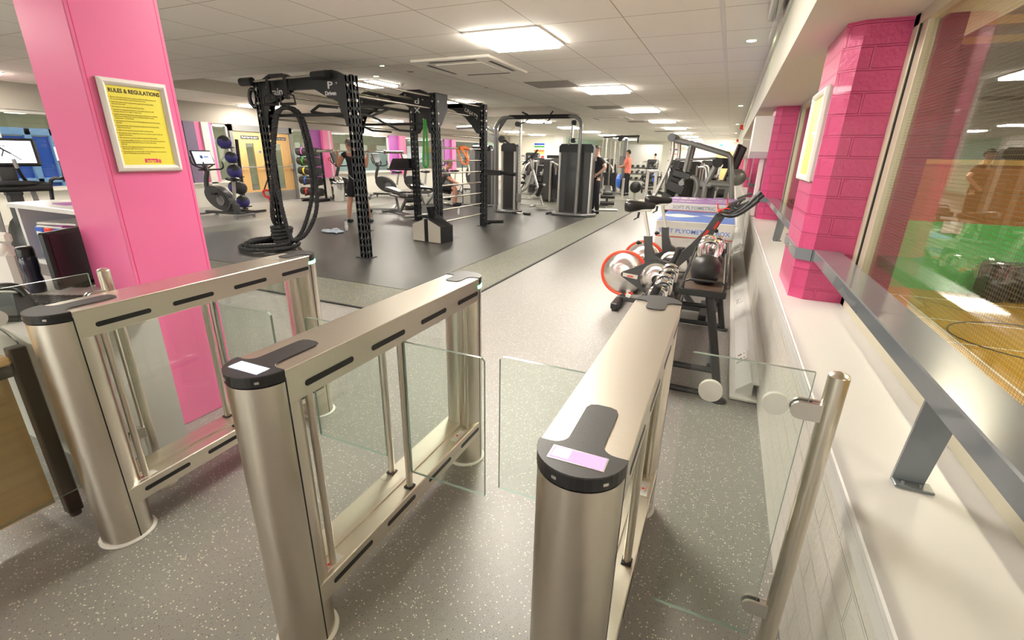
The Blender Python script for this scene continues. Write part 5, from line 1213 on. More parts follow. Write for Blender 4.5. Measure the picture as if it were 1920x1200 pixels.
# ---------------------------------------------------------------- upright exercise bikes (forward = local +X)
def upright_bike(label, loc, rz, lit=True, name='exercise_bike', grp='upright exercise bikes'):
    b = thing(name, label, 'exercise bike', loc, rz, grp)
    P = []
    for k in range(28):
        a = 2 * PI * k / 28; P.append((.12 + .36 * math.cos(a) * (1.0 if math.cos(a) > 0 else .95), .42 + .25 * math.sin(a) + .10 * math.cos(a)))
    MB().prism(P, 1, -.085, .085).prism([(p[0] * .8 + .02, p[1] * .8 + .085) for p in P], 1, -.10, .10).build('shroud', 'mgrey2', b)
    c = MB().cyl((.0, -.13, .38), (.0, .13, .38), .11, 22).cyl((.0, -.14, .38), (.0, .14, .38), .05, 14).bar((0, -.14, .38), (-.06, -.14, .24), .03, .02).bar((0, .14, .38), (.06, .14, .52), .03, .02); c.build('crank', 'mgrey', b)
    MB().box((-.07, -.19, .23), (.12, .09, .04), bev=.01).build('pedal', 'black', b); MB().box((.07, .19, .53), (.12, .09, .04), bev=.01).build('pedal', 'black', b)
    MB().tube([(.40, 0, .45), (.47, 0, .62), (.44, 0, .82), (.38, 0, .98), (.42, 0, 1.12)], .05, 12, sub=4).build('column', 'mgrey2', b)
    MB().bar((-.28, 0, .42), (-.34, 0, .80), .05, .07, up=(0, 1, 0), bev=.01).build('seat_post', 'satin', b)
    s = MB(); s.ball((-.36, 0, .84), .14, 14, sc=(1, .9, .35)); s.ball((-.22, 0, .845), .08, 12, sc=(1.4, .5, .45)); s.build('saddle', 'vinyl', b)
    h = MB()
    for sy in (-1, 1): h.tube([(.40, sy * .03, 1.02), (.36, sy * .2, 1.03), (.22, sy * .24, 1.04), (.14, sy * .24, 1.10), (.16, sy * .24, 1.2)], .018, 8, sub=3).tube([(.42, sy * .05, 1.05), (.44, sy * .27, 1.15), (.47, sy * .27, 1.3)], .016, 8, sub=3)
    h.build('handlebar', 'black', b)
    cs = MB().box((.43, 0, 1.28), (.04, .50, .32), (0, .28, 0), bev=.01); co = cs.build('console', 'black', b)
    MB().box((.407, 0, 1.285), (.004, .44, .26), (0, .28, 0)).build('screen', 'screen_white' if lit else 'vinyl', co)
    if lit: MB().box((.402, .05, 1.30), (.004, .07, .07), (0, .28, 0), bev=.0).box((.402, -.07, 1.30), (.004, .12, .025), (0, .28, 0)).build('screen_logo', 'blue', co)
    MB().bar((-.50, 0, .10), (.62, 0, .10), .08, .06, bev=.01).bar((-.30, 0, .1), (-.28, 0, .3), .09, .12).build('base_beam', 'mgrey2', b)
    for x in (-.50, .60):
        f = MB().bar((x, -.28, .07), (x, .28, .07), .07, .05, bev=.015)
        for yy in (-.25, .25): f.cyl((x, yy, 0), (x, yy, .06), .035, 10)
        f.build('foot', 'mgrey', b)
    return b
ub = upright_bike('lit-screen upright bike between the pink pillar and the ball rack', (-10.38, 7.25, 0), PI + .12)
ub2 = upright_bike('upright bike with dark console nearest the chrome bin', (-11.2, 12.2, 0), PI + .25, False)
dup(ub2, 'upright bike behind the person with the barbell', (-10.75, 13.6, 0)); dup(ub2, 'upright bike right of the person with the barbell', (-10.35, 14.7, 0)); dup(ub2, 'upright bike behind the middle rig upright', (-10.0, 16.2, 0)); dup(ub2, 'upright bike left of the ladder upright', (-9.4, 17.6, 0)); dup(ub2, 'upright bike partly behind the pink pillar edge', (-11.4, 5.55, 0), PI + .1)
# cross trainer on the left
ct = thing('cross_trainer', 'cross trainer with lit runner screen behind the tall white counter', 'cross trainer', (-7.55, 2.72, 0), -.30)
MB().box((0, 0, 1.385), (.035, .62, .31), (0, -.18, 0), bev=.02).build('console', 'black', ct)
sc = MB().box((.020, 0, 1.39), (.004, .54, .24), (0, -.18, 0)); so = sc.build('screen', 'screen_white', ct)
g = MB(); T = Matrix.Translation((.025, 0, 1.39)) @ Matrix.Rotation(-.18, 4, 'Y')
for (a, c, w) in (((-.02, .07), (.03, .02), .02), ((.03, .02), (.08, -.02), .018), ((.08, -.02), (.15, -.09), .010), ((.03, .02), (.0, -.05), .012), ((-.02, .06), (-.07, .02), .008), ((.0, .07), (.06, .06), .008)): g.bar((0, a[0], a[1]), (0, c[0], c[1]), w, .003, up=(1, 0, 0))
g.ball((0, -.035, .09), .014, 8, sc=(.3, 1, 1)); g.xf(T); g.build('runner_graphic', 'mgrey2', so)
g = MB().box((0, -.16, .01), (.003, .07, .08)); g.xf(T); g.build('screen_icon', 'purple', so)
MB().bar((-.02, 0, 1.25), (-.05, 0, .9), .08, .16, bev=.02).bar((-.05, 0, .95), (-.1, 0, .1), .1, .14, bev=.03).build('column', 'mgrey2', ct)
MB().cyl((.12, -.33, 1.0), (.12, .33, 1.0), .045, 14).tube([(0, -.3, 1.02), (.15, -.15, 1.05), (.15, .15, 1.05), (0, .3, 1.02)], .03, 8, sub=3).build('front_bar', 'black', ct)
for sy in (-1, 1):
    MB().tube([(.05, sy * .14, 1.05), (.12, sy * .10, 1.15), (.18, sy * .08, 1.27)], .018, 8, sub=3).cyl((.165, sy * .085, 1.22), (.195, sy * .075, 1.32), .019, 8, 1).build('fixed_handle', ['black', 'satin'], ct)
    MB().tube([(.1, sy * .25, .3), (.05, sy * .30, .8), (.10, sy * .34, 1.08), (.15, sy * .46, 1.12), (.15, sy * .46, 1.42)], .02, 8, sub=3).cyl((.15, sy * .46, 1.30), (.15, sy * .46, 1.45), .024, 8, 1).build('moving_arm', ['black', 'satin'], ct)
    MB().bar((-.1, sy * .17, .95), (.0, sy * .2, .25), .03, .05, bev=.008).build('stay', 'mgrey', ct)
    MB().bar((.95, sy * .14, .22), (-.2, sy * .16, .22), .12, .06, bev=.02).build('foot_plate', 'black', ct)
MB().ball((-.25, 0, .35), .35, 18, sc=(1, .45, .9)).bar((-.6, 0, .06), (1.0, 0, .06), .12, .08).bar((1.0, -.3, .03), (1.0, .3, .03), .08, .06).bar((-.6, -.3, .03), (-.6, .3, .03), .08, .06).build('flywheel_housing', 'mgrey2', ct)
# ---------------------------------------------------------------- ball rack
br = thing('ball_rack', 'tall black stand carrying medicine balls beside the lit-screen bike', 'ball rack', (-11.0, 8.02, 0))
MB().bar((0, .14, .03), (.12, .14, 1.7), .07, .05, bev=.005).bar((-.3, .1, .03), (.45, .1, .03), .06, .05).bar((-.25, -.25, .03), (-.25, .4, .03), .06, .05).bar((.4, -.25, .03), (.4, .4, .03), .06, .05).build('stand', 'blackm', br)
balls = [(1.63, .155, -.08), (1.29, .135, .07), (.97, .165, .10), (.60, .15, .02), (.27, .15, .22)]
ordn = ['topmost', 'second from top', 'third from top', 'fourth from top', 'lowest']
for i, (z, r, dx) in enumerate(balls):
    MB().tube([(dx - r * .8, .06, z - r * .80), (dx - r * .5, -r * .6, z - r * .86), (dx + r * .5, -r * .6, z - r * .86), (dx + r * 1.1, .06, z - r * .74)], .012, 6, sub=3).bar((dx, .14, z - r * .8), (dx, -.02, z - r * .9), .03, .02).build('ball_cradle', 'blackm', br)
    b = MB().ball((0, 0, 0), r, 22, 0); 
    for fi, f in enumerate(b.f):
        c = sum((Vector(b.v[k]) for k in f), Vector()) / len(f)
        b.m[fi] = 1 if abs(c.normalized().dot(Vector((.35, -.2, .9)).normalized())) > .62 else 0
    tag(b.build('medicine_ball', ['blueball', 'rubber'], loc=(-11.0 + dx, 7.98, z)), '%s blue and black medicine ball on the stand' % ordn[i], 'medicine ball', 'medicine balls on the stand')
b = MB().ball((0, 0, 0), .15, 20); tag(b.build('medicine_ball', 'rubber', loc=(-10.62, 7.85, .60)), 'plain black medicine ball beside the fourth blue one on the stand', 'medicine ball', 'medicine balls on the stand')
# ---------------------------------------------------------------- rack of strapped power bags
pr = thing('power_bag_rack', 'black rack of stacked cylindrical power bags near the chrome bin', 'rack', (-11.62, 11.05, 0))
for sx in (-.28, .28): MB().bar((sx, .18, .03), (sx, .18, 1.55), .05, .05).bar((sx, -.25, .03), (sx, .3, .03), .06, .05).build('side_frame', 'blackm', pr)
MB().box((0, 0, .08), (.75, .45, .03)).build('base_shelf', 'black', pr)
cols = [(.30, 'red', 'bottom'), (.62, 'blue', 'second lowest'), (.90, 'yellow', 'middle'), (1.18, 'green', 'second highest'), (1.45, 'purple', 'top')]
for z, c, nm in cols:
    MB().bar((-.28, .18, z - .10), (-.28, -.12, z - .13), .03, .03).bar((.28, .18, z - .10), (.28, -.12, z - .13), .03, .03).build('bag_arm', 'blackm', pr)
    t = thing('power_bag', 'black power bag with %s handle straps, %s of the bag rack' % (c, nm), 'power bag', (-11.62, 11.0, z), 0, 'power bags on the rack')
    MB().cyl((-.42, 0, 0), (.36, 0, 0), .115, 18).cyl((.36, 0, 0), (.365, 0, 0), .09, 18).build('bag', 'vinyl', t)
    for x in (-.18, .18): MB().lathe((x, 0, 0), [(.119, -.025), (.121, -.02), (.121, .02), (.119, .025)], 16, axis='x').box((x, -.10, .05), (.05, .06, .03), bev=.008).build('strap', c, t)
# chrome bin
bn = thing('litter_bin', 'polished chrome domed litter bin against the left wall', 'bin', (-11.05, 11.45, 0))
MB().lathe((0, 0, 0), [(0, .01), (.19, .01), (.195, .02), (.205, .52), (.205, .53)], 28).build('body', 'chrome', bn)
MB().lathe((0, 0, 0), [(.207, .53), (.207, .555), (.2, .56)], 28).build('rim', 'black', bn)
MB().lathe((0, 0, .56), [(.205, 0), (.20, .06), (.165, .13), (.10, .18), (0, .20)], 28).box((.0, -.19, .64), (.2, .03, .10), (.4, 0, 0), mi=1).build('dome', ['chrome', 'black'], bn)
# ---------------------------------------------------------------- cable towers
M['clearshroud'] = pm('dark_glossy_shroud', (.035, .033, .033), .15)
tw = thing('cable_crossover', 'double tower cable machine joined by a curved grey overhead frame', 'cable machine', (0, 0, 0))
def tower(x0, x1, cx, fx, cy):
    w = x1 - x0; s = MB()
    s.prism([(x0, .06), (x1, .06), (x1, 1.66), (x1 - .05, 1.72), (x0 + .05, 1.72), (x0, 1.66)], 1, cy - .12, cy + .14)
    sh = s.build('weight_shroud', 'mgrey2', tw)
    c = MB().prism([(x0 + w * .22, .12), (x1 - w * .22, .12), (x1 - w * .22, 1.60), (x0 + w * .22, 1.60)], 1, cy - .135, cy - .12); c.build('front_cover', 'clearshroud', sh)
    for a in (x0 - .01, x1 - .05): MB().b2((a, cy - .15, .05), (a + .06, cy - .10, 1.55), bev=.012).build('edge_strip', 'satin', sh)
    t = MB().prism([(x0 - .01, 1.55), (x1 + .01, 1.55), (x1 + .01, 1.68), (x1 - .05, 1.745), (x0 + .05, 1.745), (x0 - .01, 1.68)], 1, cy - .145, cy - .1); t.build('top_cap', 'black', sh)
    s = MB().b2((cx - .028, cy - .05, .1), (cx + .028, cy + .02, 2.3)); z = .25; z = .3
    while z < 2.2: s.cyl((cx, cy - .052, z), (cx, cy - .05, z), .010, 8, 1); z += .08
    s.build('adjusting_column', ['satin', 'black'], tw)
    MB().b2((cx - .05, cy - .10, .28), (cx + .05, cy + .03, .50), bev=.01).cyl((cx + .0, cy - .12, .36), (cx, cy - .10, .36), .05, 14).build('pulley_carriage', 'mgrey', tw)
    # curved base ring
    MB().tube([(x0 - .12, cy, .05), (x0 - .06, cy - .25, .05), ((x0 + x1) / 2, cy - .33, .05), (x1 + .05, cy - .25, .05), (x1 + .12, cy, .05)], .045, 10, sub=4).build('base_ring', 'mgrey', tw)
    MB().cyl((fx, cy - .28, .03), (fx, cy - .28, .09), .06, 12).build('foot', 'mgrey', tw)
tower(-5.50, -5.10, -5.03, -5.60, 11.75); tower(-3.98, -3.12, -3.72, -3.45, 11.95)
MB().tube([(-5.62, 11.50, .04), (-5.62, 11.50, 1.9), (-5.60, 11.54, 2.18), (-5.50, 11.58, 2.30), (-5.35, 11.6, 2.35), (-4.5, 11.72, 2.36), (-3.75, 11.75, 2.37), (-3.56, 11.74, 2.34), (-3.44, 11.70, 2.22), (-3.42, 11.66, 1.9), (-3.42, 11.62, .04)], .045, 12, sub=3).build('overhead_frame', 'mgrey', tw)
MB().cyl((-5.3, 11.62, 2.36), (-3.7, 11.76, 2.37), .05, 12).prism([(-5.58, 2.0), (-5.35, 2.3), (-5.2, 2.34), (-5.5, 2.34)], 1, 11.56, 11.6).build('top_sleeve', 'black', tw)
for x in (-4.78, -4.2): MB().tube([(x - .02, 11.66, 2.36), (x, 11.6, 2.40), (x + (.1 if x > -4.5 else -.12), 11.5, 2.46)], .022, 8, sub=3).tube([(x, 11.7, 2.36), (x - .05, 11.6, 2.26), (x - .14, 11.5, 2.2)], .014, 8, sub=3).build('pull_up_grip', 'black', tw)
MB().cyl((-5.48, 11.55, 1.84), (-5.48, 11.62, 1.84), .085, 16).bar((-5.45, 11.6, 1.84), (-5.3, 11.68, 1.72), .03, .05).build('pulley', 'black', tw)
for q in ((-5.08, 11.62, 2.2), (-3.6, 11.66, 2.22), (-3.62, 11.72, 1.82)): MB().cyl(q, (q[0], q[1] + .08, q[2]), .06, 14).build('pulley', 'black', tw)
MB().cyl((-5.12, 11.65, 2.16), (-5.44, 11.6, 1.9), .004, 5).cyl((-3.56, 11.69, 2.2), (-3.5, 11.7, 1.8), .004, 5).tube([(-3.72, 11.7, 1.72), (-3.70, 11.68, 1.9), (-3.66, 11.68, 2.15)], .012, 6).build('cables', 'chromebar', tw)
MB().prism([(-5.17, 1.0), (-5.30, 1.0), (-5.30, 1.01), (-5.17, 1.01)], 1, 11.6, 11.61).build('label_plate', 'orange', tw)
fb = MB().cyl((-4.95, 11.35, .06), (-4.55, 11.30, .06), .016, 8).cyl((-4.72, 11.32, .06), (-4.52, 11.295, .06), .028, 10, 1).cyl((-5.05, 11.36, .06), (-4.92, 11.345, .06), .028, 10, 1)
tag(fb.build('cable_bar', ['chromebar', 'rubber'], loc=(0, 0, -.02)), 'short chrome cable bar lying on the mat at the left tower foot', 'cable attachment')
hb = MB().tube([(-4.18, 11.70, .04), (-4.1, 11.68, .06), (-3.98, 11.70, .04)], .022, 8, sub=3).cyl((-4.2, 11.66, .035), (-4.2, 11.74, .035), .03, 10).cyl((-3.97, 11.66, .035), (-3.97, 11.74, .035), .03, 10)
tag(hb.build('cable_attachment', 'rubber'), 'small black cable handle lying on the mat between the two towers', 'cable attachment')
# tall grey machine behind the ladder
tk = thing('tall_cable_station', 'tall grey cable station behind the rig ladder', 'cable machine', (-6.70, 12.95, 0))
MB().b2((-.32, -.12, .04), (.30, .12, 1.62), bev=.03).build('weight_shroud', 'mgrey2', tk); MB().b2((-.42, -.14, .02), (-.22, -.1, 1.6), bev=.02).b2((.28, -.14, .02), (.36, -.1, 1.6), bev=.02).build('edge_strip', 'mgrey', tk); MB().b2((-.35, -.15, 1.55), (.25, .13, 1.72), bev=.04).build('top_cap', 'black', tk)
MB().tube([(-.9, 0, 2.2), (-.3, 0, 2.22), (.1, 0, 2.2), (.38, 0, 2.05), (.42, 0, 1.8), (.42, 0, .03)], .05, 10, sub=4).prism([(.05, 2.1), (.35, 1.95), (.38, 1.7), (.2, 1.85)], 1, -.02, .02).cyl((-.05, -.1, 1.95), (-.05, 0, 1.95), .08, 12).build('overhead_frame', 'mgrey', tk)
MB().tube([(-.5, -.35, .04), (-.4, -.4, .04), (.3, -.4, .04), (.4, -.3, .04)], .03, 8, sub=3).build('base_ring', 'mgrey', tk)
sp = thing('sanitiser_stand', 'thin black stand with a pump bottle beside the seated person', 'stand', (-7.45, 12.95, 0))
MB().cyl((0, 0, 0), (0, 0, 1.15), .014, 8).bar((-.3, 0, .02), (.3, 0, .02), .03, .02).bar((-.25, -.2, .02), (0, 0, .6), .014, .014).build('stand', 'black', sp); MB().lathe((0, 0, 1.15), [(0, 0), (.04, 0), (.04, .12), (.015, .15), (.015, .2), (.03, .21), (0, .22)], 10).build('pump_bottle', 'lgrey', sp)
# ---------------------------------------------------------------- weight machines
def weight_machine(label, loc, rz, grp='pin-loaded weight machines', scale=1.0):
    m = thing('weight_machine', label, 'weight machine', loc, rz, grp, scale)
    P = rrect(.55, 1.36, .09, 4, 0, .70)
    MB().prism(P, 1, .28, .56).build('weight_shroud', 'mgrey2', m)
    MB().prism(rrect(.30, 1.10, .05, 4, 0, .68), 1, .262, .28).build('front_cover', 'clearshroud', m)
    for s in (-1, 1): MB().b2((s * .27 - .025, .25, .03), (s * .27 + .025, .30, 1.30), bev=.01).build('edge_strip', 'satin', m)
    MB().box((0, .256, .98), (.07, .008, .22)).box((0, .252, 1.08), (.09, .006, .025), mi=1).build('instruction_label', ['lgrey', 'orange'], m)
    MB().box((0, -.28, .46), (.36, .40, .09), bev=.04).build('seat', 'vinyl', m); MB().box((0, .02, .85), (.32, .10, .62), (-.18, 0, 0), bev=.04).build('back_pad', 'vinyl', m)
    MB().tube([(0, -.1, .42), (0, -.25, .25), (0, -.55, .06), (0, -.75, .05)], .035, 10, sub=3).bar((-.25, -.75, .03), (.25, -.75, .03), .09, .05, bev=.01).bar((0, .3, .06), (0, -.7, .06), .06, .06).build('base_frame', 'satin', m)
    for s in (-1, 1): MB().tube([(s * .3, .25, 1.25), (s * .42, .05, 1.25), (s * .42, -.3, 1.10), (s * .40, -.5, .82)], .028, 8, sub=4).cyl((s * .40, -.5, .82), (s * .28, -.5, .80), .026, 8, 1).build('press_arm', ['satin', 'black'], m)
    MB().cyl((.36, -.12, .55), (.42, -.12, .55), .20, 22).cyl((.34, -.12, .55), (.44, -.12, .55), .05, 12).bar((.40, -.12, .55), (.40, -.35, .85), .04, .03).cyl((.30, -.37, .86), (.46, -.37, .86), .07, 12).build('cam_wheel', 'mgrey', m)
    return m
wm = weight_machine('dark weight machine with orange-topped label between the two cable towers', (-6.15, 16.2, 0), -.25)
dup(wm, 'weight machine left of the cable tower with a curved silver arm', (-8.0, 15.2, 0), .5); dup(wm, 'weight machine behind the left cable tower', (-7.2, 17.5, 0), -.6)
dup(wm, 'weight machine with round grey cam beside the right tower', (-5.0, 15.2, 0), 1.3); dup(wm, 'tall-backed weight machine in front of the rainbow poster', (-8.3, 20.5, 0), .1, scale=1.15)
dup(wm, 'weight machine behind the adjustable bench, far down the gym', (-4.9, 22.5, 0), .9); dup(wm, 'dark weight machine with yellow pin behind the inclined machine', (-.95, 12.4, 0), .2); dup(wm, 'weight machine second behind the inclined machine', (-1.0, 15.0, 0), .2); dup(wm, 'weight machine farthest along the window side', (-.7, 19.3, 0), -.2); dup(wm, 'distant weight machine before the far charts', (-2.6, 26.5, 0), .4); dup(wm, 'distant weight machine near the mirror edge', (-4.0, 27.0, 0), -.3); dup(wm, 'distant weight machine near the far timber door', (-1.1, 27.8, 0), .2)
# silver ladder-like A frame machine between towers
af = thing('lat_row_machine', 'silver splayed frame rowing machine between the cable towers', 'weight machine', (-5.35, 13.4, 0), 0)
MB().tube([(-.55, 0, .3), (-.15, 0, .55), (.02, 0, 1.0), (.03, 0, 1.35)], .035, 8, sub=4).tube([(-.6, .1, .3), (-.25, .1, .5), (-.05, .1, 1.0)], .03, 8, sub=4).build('curved_arms', 'satin', af)
MB().bar((-.1, 0, 1.45), (.38, 0, .05), .06, .05).bar((.1, -.3, .03), (.1, .3, .03), .08, .05).bar((.25, -.2, .03), (.55, -.1, .03), .12, .04).bar((-.4, 0, .05), (.35, 0, .05), .06, .05).build('frame', 'satin', af)
MB().bar((-.25, -.12, 1.2), (.1, -.12, 1.5), .05, .04).build('handle', 'black', af); MB().bar((-.1, .12, 1.35), (.12, .12, 1.62), .05, .04).build('handle', 'black', af); MB().box((.3, 0, .5), (.12, .25, .4), (0, .4, 0), bev=.03).build('chest_pad', 'vinyl', af)
# adjustable benches
def bench(label, loc, rz):
    b = thing('adjustable_bench', label, 'bench', loc, rz, 'adjustable weight benches')
    MB().box((0, -.05, .48), (.28, .42, .10), bev=.04).build('seat', 'vinyl', b); MB().box((0, .52, .56), (.28, .74, .09), (.12, 0, 0), bev=.04).build('back_pad', 'vinyl', b)
    MB().bar((0, -.2, .42), (0, .8, .44), .06, .05).bar((0, .0, .42), (0, .35, .06), .06, .05).bar((0, -.4, .05), (0, .9, .06), .06, .05).bar((0, .55, .45), (0, .4, .06), .05, .04).build('frame', 'mgrey', b)
    for y, w in ((-.4, .3), (.9, .22)): MB().cyl((-w, y, .045), (w, y, .045), .032, 10).build('foot', 'satin', b)
    MB().cyl((-.2, -.32, .40), (.2, -.32, .40), .055, 14).cyl((-.2, -.30, .22), (.2, -.30, .22), .055, 14).build('foot_rollers', 'vinyl', b); return b
be = bench('adjustable bench standing between the right cable tower and the rear spin bike', (-3.12, 13.75, 0), .25)
dup(be, 'adjustable bench inside the rig near the ladder', (-7.1, 9.6, 0), 1.15); dup(be, 'adjustable bench under the seated person', (-7.72, 11.9, 0), 2.6); dup(be, 'distant adjustable bench before the far weights', (-3.6, 24.0, 0), .3)
# low rowing rail behind the middle upright
rr = thing('floor_stretch_rail', 'low grey floor frame left of the middle rig upright', 'exercise frame', (-7.9, 9.75, 0), .35)
MB().bar((-.45, 0, .10), (.95, 0, .12), .07, .05, bev=.01).bar((.2, 0, .1), (.1, .55, .14), .06, .05, bev=.01).build('rails', 'mgrey', rr); MB().cyl((-.38, 0, 0), (-.38, 0, .08), .04, 10).cyl((.1, .5, 0), (.1, .5, .12), .04, 10).cyl((.85, 0, 0), (.85, 0, .1), .04, 10).build('feet', 'rubber', rr)
# ---------------------------------------------------------------- tall cable station far away
cs = thing('four_stack_station', 'distant tall silver multi-cable station with a dark overhead beam', 'cable machine', (-4.45, 20.0, 0))
f = MB()
for x in (-.42, -.3, -.12, .05, .2, .42): f.cyl((x, random.uniform(-.1, .3), 0), (x, random.uniform(-.1, .3), 2.2), .03, 8)
f.build('guide_rods', 'satin', cs); MB().bar((-.45, 0, 2.22), (1.0, 0, 2.25), .08, .08).bar((.2, 0, 2.1), (.35, 0, 2.25), .3, .12).cyl((.95, 0, 2.0), (.95, 0, 2.22), .03, 8).build('overhead_beam', 'black', cs)
for x in (-.22, .12): MB().b2((x - .1, -.05, .1), (x + .1, .12, .85)).build('weight_stack', 'black', cs)
MB().b2((.42, -.05, .1), (.55, .05, 2.15)).b2((-.5, -.05, .02), (.6, .05, .08)).b2((.3, -.12, 1.1), (.48, -.08, 1.5)).build('post', 'mgrey', cs)
# ---------------------------------------------------------------- balance domes on stands
def bosu(label, loc, rz, disc):
    b = thing('balance_dome', label, 'balance trainer', loc, rz, 'balance domes on stands', .85 if disc == 'bosu' else .6)
    MB().lathe((0, 0, 0), [(0, .0), (.32, 0), (.33, .03), (.31, .06)], 26, axis='x').build('base_disc', 'rubber', b, loc=(0, 0, .78))
    MB().lathe((0, 0, 0), [(.31, -.0), (.27, -.10), (.17, -.18), (0, -.21)], 26, axis='x').build('dome', disc, b, loc=(0, 0, .78))
    MB().b2((.06, -.05, .05), (.16, .05, .9), bev=.01).bar((-.3, -.2, .04), (.5, -.2, .04), .08, .06).bar((-.3, .2, .04), (.5, .2, .04), .08, .06).bar((.1, -.25, .04), (.1, .25, .04), .08, .06).build('stand', 'lgrey', b); return b
bosu('bright blue balance dome hung on a pale stand right of the multi-cable station', (-3.45, 17.1, .0), .15, 'bosu'); bosu('black balance disc facing forward on a pale stand', (-2.95, 17.3, 0), 1.9, 'rubber'); bosu('second blue balance dome, farther back beside yellow clips', (-2.75, 21.0, 0), .2, 'bosu')
# pale seated calf machine frames
for i, (x, y, l) in enumerate(((-2.42, 17.2, 'pale upright plate rack behind the front spin bike saddle'), (-1.75, 21.5, 'pale upright plate rack farther down the gym'))):
    q = thing('plate_rack', l, 'plate rack', (x, y, 0), .1, 'pale plate racks')
    for s in (-.14, .14): MB().b2((s - .05, -.04, .03), (s + .05, .04, 1.05), bev=.008).build('post', 'lgrey', q)
    MB().b2((-.35, -.25, .0), (.4, .25, .06), bev=.01).b2((-.2, -.04, .98), (.2, .04, 1.07), bev=.01).build('base', 'lgrey', q)
    for z in (.45, .85): MB().cyl((-.30, 0, z), (-.26, 0, z), .17, 20).cyl((.28, 0, z), (.32, 0, z), .17, 20).cyl((-.36, 0, z), (.38, 0, z), .03, 8).build('weight_plates', 'rubber', q)
# ---------------------------------------------------------------- big inclined leverage machine
lm = thing('leverage_press', 'big grey inclined leverage press frame behind the purple plyometric box', 'weight machine', (0, 0, 0))
Y0, Y1 = 9.5, 10.25
A = lambda px, py, y=Y0: aty(px, py, y)
f = MB()
dY = Vector((0, Y1 - Y0, 0))
for o in (Vector((0, 0, 0)), dY):
    f.tube([A(1262, 262) + o, A(1300, 270) + o, A(1366, 290) + o, A(1370, 296) + o, A(1371, 330) + o, A(1372, 400) + o, Vector((A(1373, 420).x, Y0, .02)) + o], .05, 10)
    f.tube([A(1297, 268) + o, A(1288, 305) + o, A(1280, 338) + o], .042, 10)
    f.cyl(A(1330, 345) + o, A(1370, 348) + o, .04, 10)
f.cyl(A(1371, 300), A(1371, 300) + dY, .04, 10); f.cyl(A(1372, 380), A(1372, 380) + dY, .04, 10)
f.build('main_frame', 'mgrey', lm)
MB().cyl(A(1260, 258) - Vector((0, .08, 0)), A(1260, 258) + dY, .07, 16).build('pivot_tube', 'dgrey', lm)
h = MB().tube([A(1262, 262), A(1258, 300), A(1230, 362), A(1222, 368)], .036, 10, sub=3)
h.build('press_lever', 'satin', lm); MB().tube([A(1266, 262) + dY, A(1264, 300) + dY, A(1240, 365) + dY], .034, 10, sub=3).build('press_lever', 'satin', lm)
MB().tube([A(1229, 362), A(1222, 372), A(1217, 358)], .03, 8, sub=3).tube([A(1234, 360), A(1250, 364), A(1252, 350)], .028, 8, sub=3).build('hand_grip', 'black', lm)
MB().cyl(A(1268, 300), A(1345, 297), .022, 8).build('link_rod', 'mgrey', lm)
w = MB().tube([A(1344, 306), A(1335, 325), A(1323, 345)], .05, 10).box(A(1323, 345), (.24, .08, .13), bev=.03).tube([A(1322, 348), A(1317, 380), A(1312, 420)], .05, 10).build('weight_arm', 'mgrey', lm)
MB().cyl(A(1346, 305) - Vector((0, .12, 0)), A(1346, 305) - Vector((0, .02, 0)), .085, 20).build('weight_horn', 'rubber', lm)
s = MB(); 
for (a, b, t) in (((1282, 320), (1276, 336), .10), ((1272, 342), (1262, 362), .10), ((1262, 365), (1253, 378), .10)): s.bar(A(*a), A(*b), .34, t, up=(1, 0, 1), bev=.03)
s.build('back_pad', 'vinyl', lm)
MB().tube([A(1281, 336), A(1300, 332), A(1308, 345), A(1305, 365), A(1296, 385)], .045, 10, sub=4).tube([A(1280, 344), A(1270, 365), A(1262, 385)], .045, 10).cyl(A(1278, 343) - Vector((0, .06, 0)), A(1278, 343), .05, 12).build('seat_frame', 'mgrey', lm)
MB().ball(A(1252, 353), .045, 10).build('adjust_knob', 'yellow', lm)
MB().prism([(A(1262, 290).x, .02), (A(1262, 290).x - .10, .9), (A(1262, 300).x + .02, 1.45), (A(1262, 300).x + .10, 1.45), (A(1262, 290).x + .10, .9), (A(1262, 290).x + .22, .02)], 1, Y0 + .2, Y0 + .32).build('rear_upright', 'blackm', lm)
# plate stack, dumbbell rack and treadmills along the window side
def dumbbell_rack(label, loc, rz, n=6, grp='dumbbell racks'):
    r = thing('dumbbell_rack', label, 'rack', loc, rz, grp)
    for s in (-.85, .85): MB().bar((s, .2, 0), (s, .05, 1.0), .07, .06).bar((s, -.3, .03), (s, .3, .03), .07, .06).build('end_frame', 'mgrey', r)
    for z, y in ((.35, -.05), (.65, .05), (.95, .12)): MB().box((0, y, z), (1.7, .25, .03), (-.25, 0, 0)).build('shelf', 'mgrey', r)
    return r
def dumbbells(origin, rz, grp, lab):
    base = None; R = Matrix.Rotation(rz, 3, 'Z'); k = 0
    for z, y in ((.35, -.05), (.65, .05), (.95, .12)):
        for i in range(6):
            p = Vector(origin) + R @ Vector((-.7 + i * .28, y - .02, z + .085))
            if base is None:
                base = thing('dumbbell', lab, 'dumbbell', p, rz, grp)
                MB().cyl((0, -.14, 0), (0, -.05, 0), .065, 12).build('weight_head', 'rubber', base); MB().cyl((0, .05, 0), (0, .14, 0), .065, 12).build('weight_head', 'rubber', base); MB().cyl((0, -.05, 0), (0, .05, 0), .017, 8).build('grip', 'chromebar', base)
            else: dup(base, loc=p)
dumbbell_rack('three-tier dumbbell rack behind the person in salmon', (-4.3, 26.0, 0), 0); dumbbells((-4.3, 26.0, 0), 0, 'dumbbells on the rack behind the person in salmon', 'black round dumbbell on the rack behind the person in salmon')
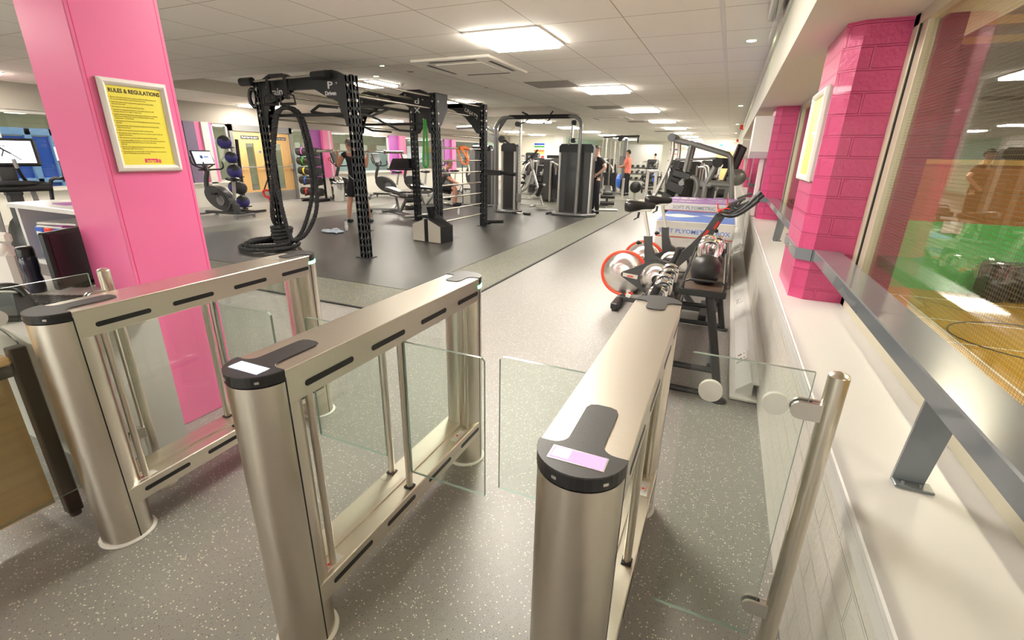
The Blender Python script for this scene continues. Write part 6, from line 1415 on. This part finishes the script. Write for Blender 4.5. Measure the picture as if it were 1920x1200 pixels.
def treadmill(label, loc, rz):
    t = thing('treadmill', label, 'treadmill', loc, rz, 'treadmills along the window side')
    MB().b2((-.4, -.9, .04), (.4, .9, .18), bev=.03).b2((-.36, .6, .1), (.36, 1.0, .36), bev=.05).build('deck', 'mgrey2', t); MB().b2((-.25, -.85, .181), (.25, .6, .186)).build('belt', 'rubber', t)
    for s in (-1, 1): MB().tube([(s * .38, .75, .2), (s * .38, .55, 1.1), (s * .38, .35, 1.15), (s * .38, .0, .95)], .03, 8, sub=3).build('upright', 'mgrey', t)
    MB().box((0, .55, 1.30), (.72, .06, .42), (-.3, 0, 0), bev=.03).build('console', 'black', t); return t
tr = treadmill('treadmill nearest behind the inclined leverage press', (-.35, 22.0, 0), PI); dup(tr, 'treadmill second behind the inclined leverage press', (-.4, 24.4, 0)); dup(tr, 'treadmill beside the white end pillar', (-8.6, 24.5, 0), .3); dup(tr, 'treadmill farthest along the window side', (-.4, 30.5, 0))
# dark padded equipment at the window side, right of the leverage press
eq = thing('cable_row_machine', 'black padded machine with long arms against the second window', 'weight machine', (.0, 11.3, 0), 0)
MB().bar((.0, 0, .9), (.20, -.2, 1.7), .06, .14, bev=.02).bar((-.08, 0, .9), (.12, .1, 1.75), .05, .12, bev=.02).build('arm_pads', 'vinyl', eq); MB().lathe((0, 0, 0), [(0, -.15), (.15, -.15), (.17, 0), (.12, .15), (0, .15)], 16, axis='y').build('roller', 'mgrey', eq, loc=(.16, -.2, 1.1)); MB().bar((0, 0, .02), (0, 0, 1.1), .08, .1).bar((-.3, 0, .04), (.25, 0, .04), .08, .08).bar((-.02, -.4, .04), (-.02, .4, .04), .08, .08).build('frame', 'mgrey', eq)
for i, (z, l) in enumerate(((.0, 'lowest'), (.24, 'middle'), (.48, 'topmost'))):
    tag(MB().b2((-.17, -.2, 0), (.17, .2, .235), bev=.06).build('foam_block', 'mgrey', loc=(-.22 + .04 * i, 8.55, z)), '%s grey rounded foam block behind the purple plyometric box' % l, 'foam block', 'grey foam blocks')
bottle('drinks_bottle', 'clear drinks bottle on the floor beside the ladder', -6.05, 10.3, .011)
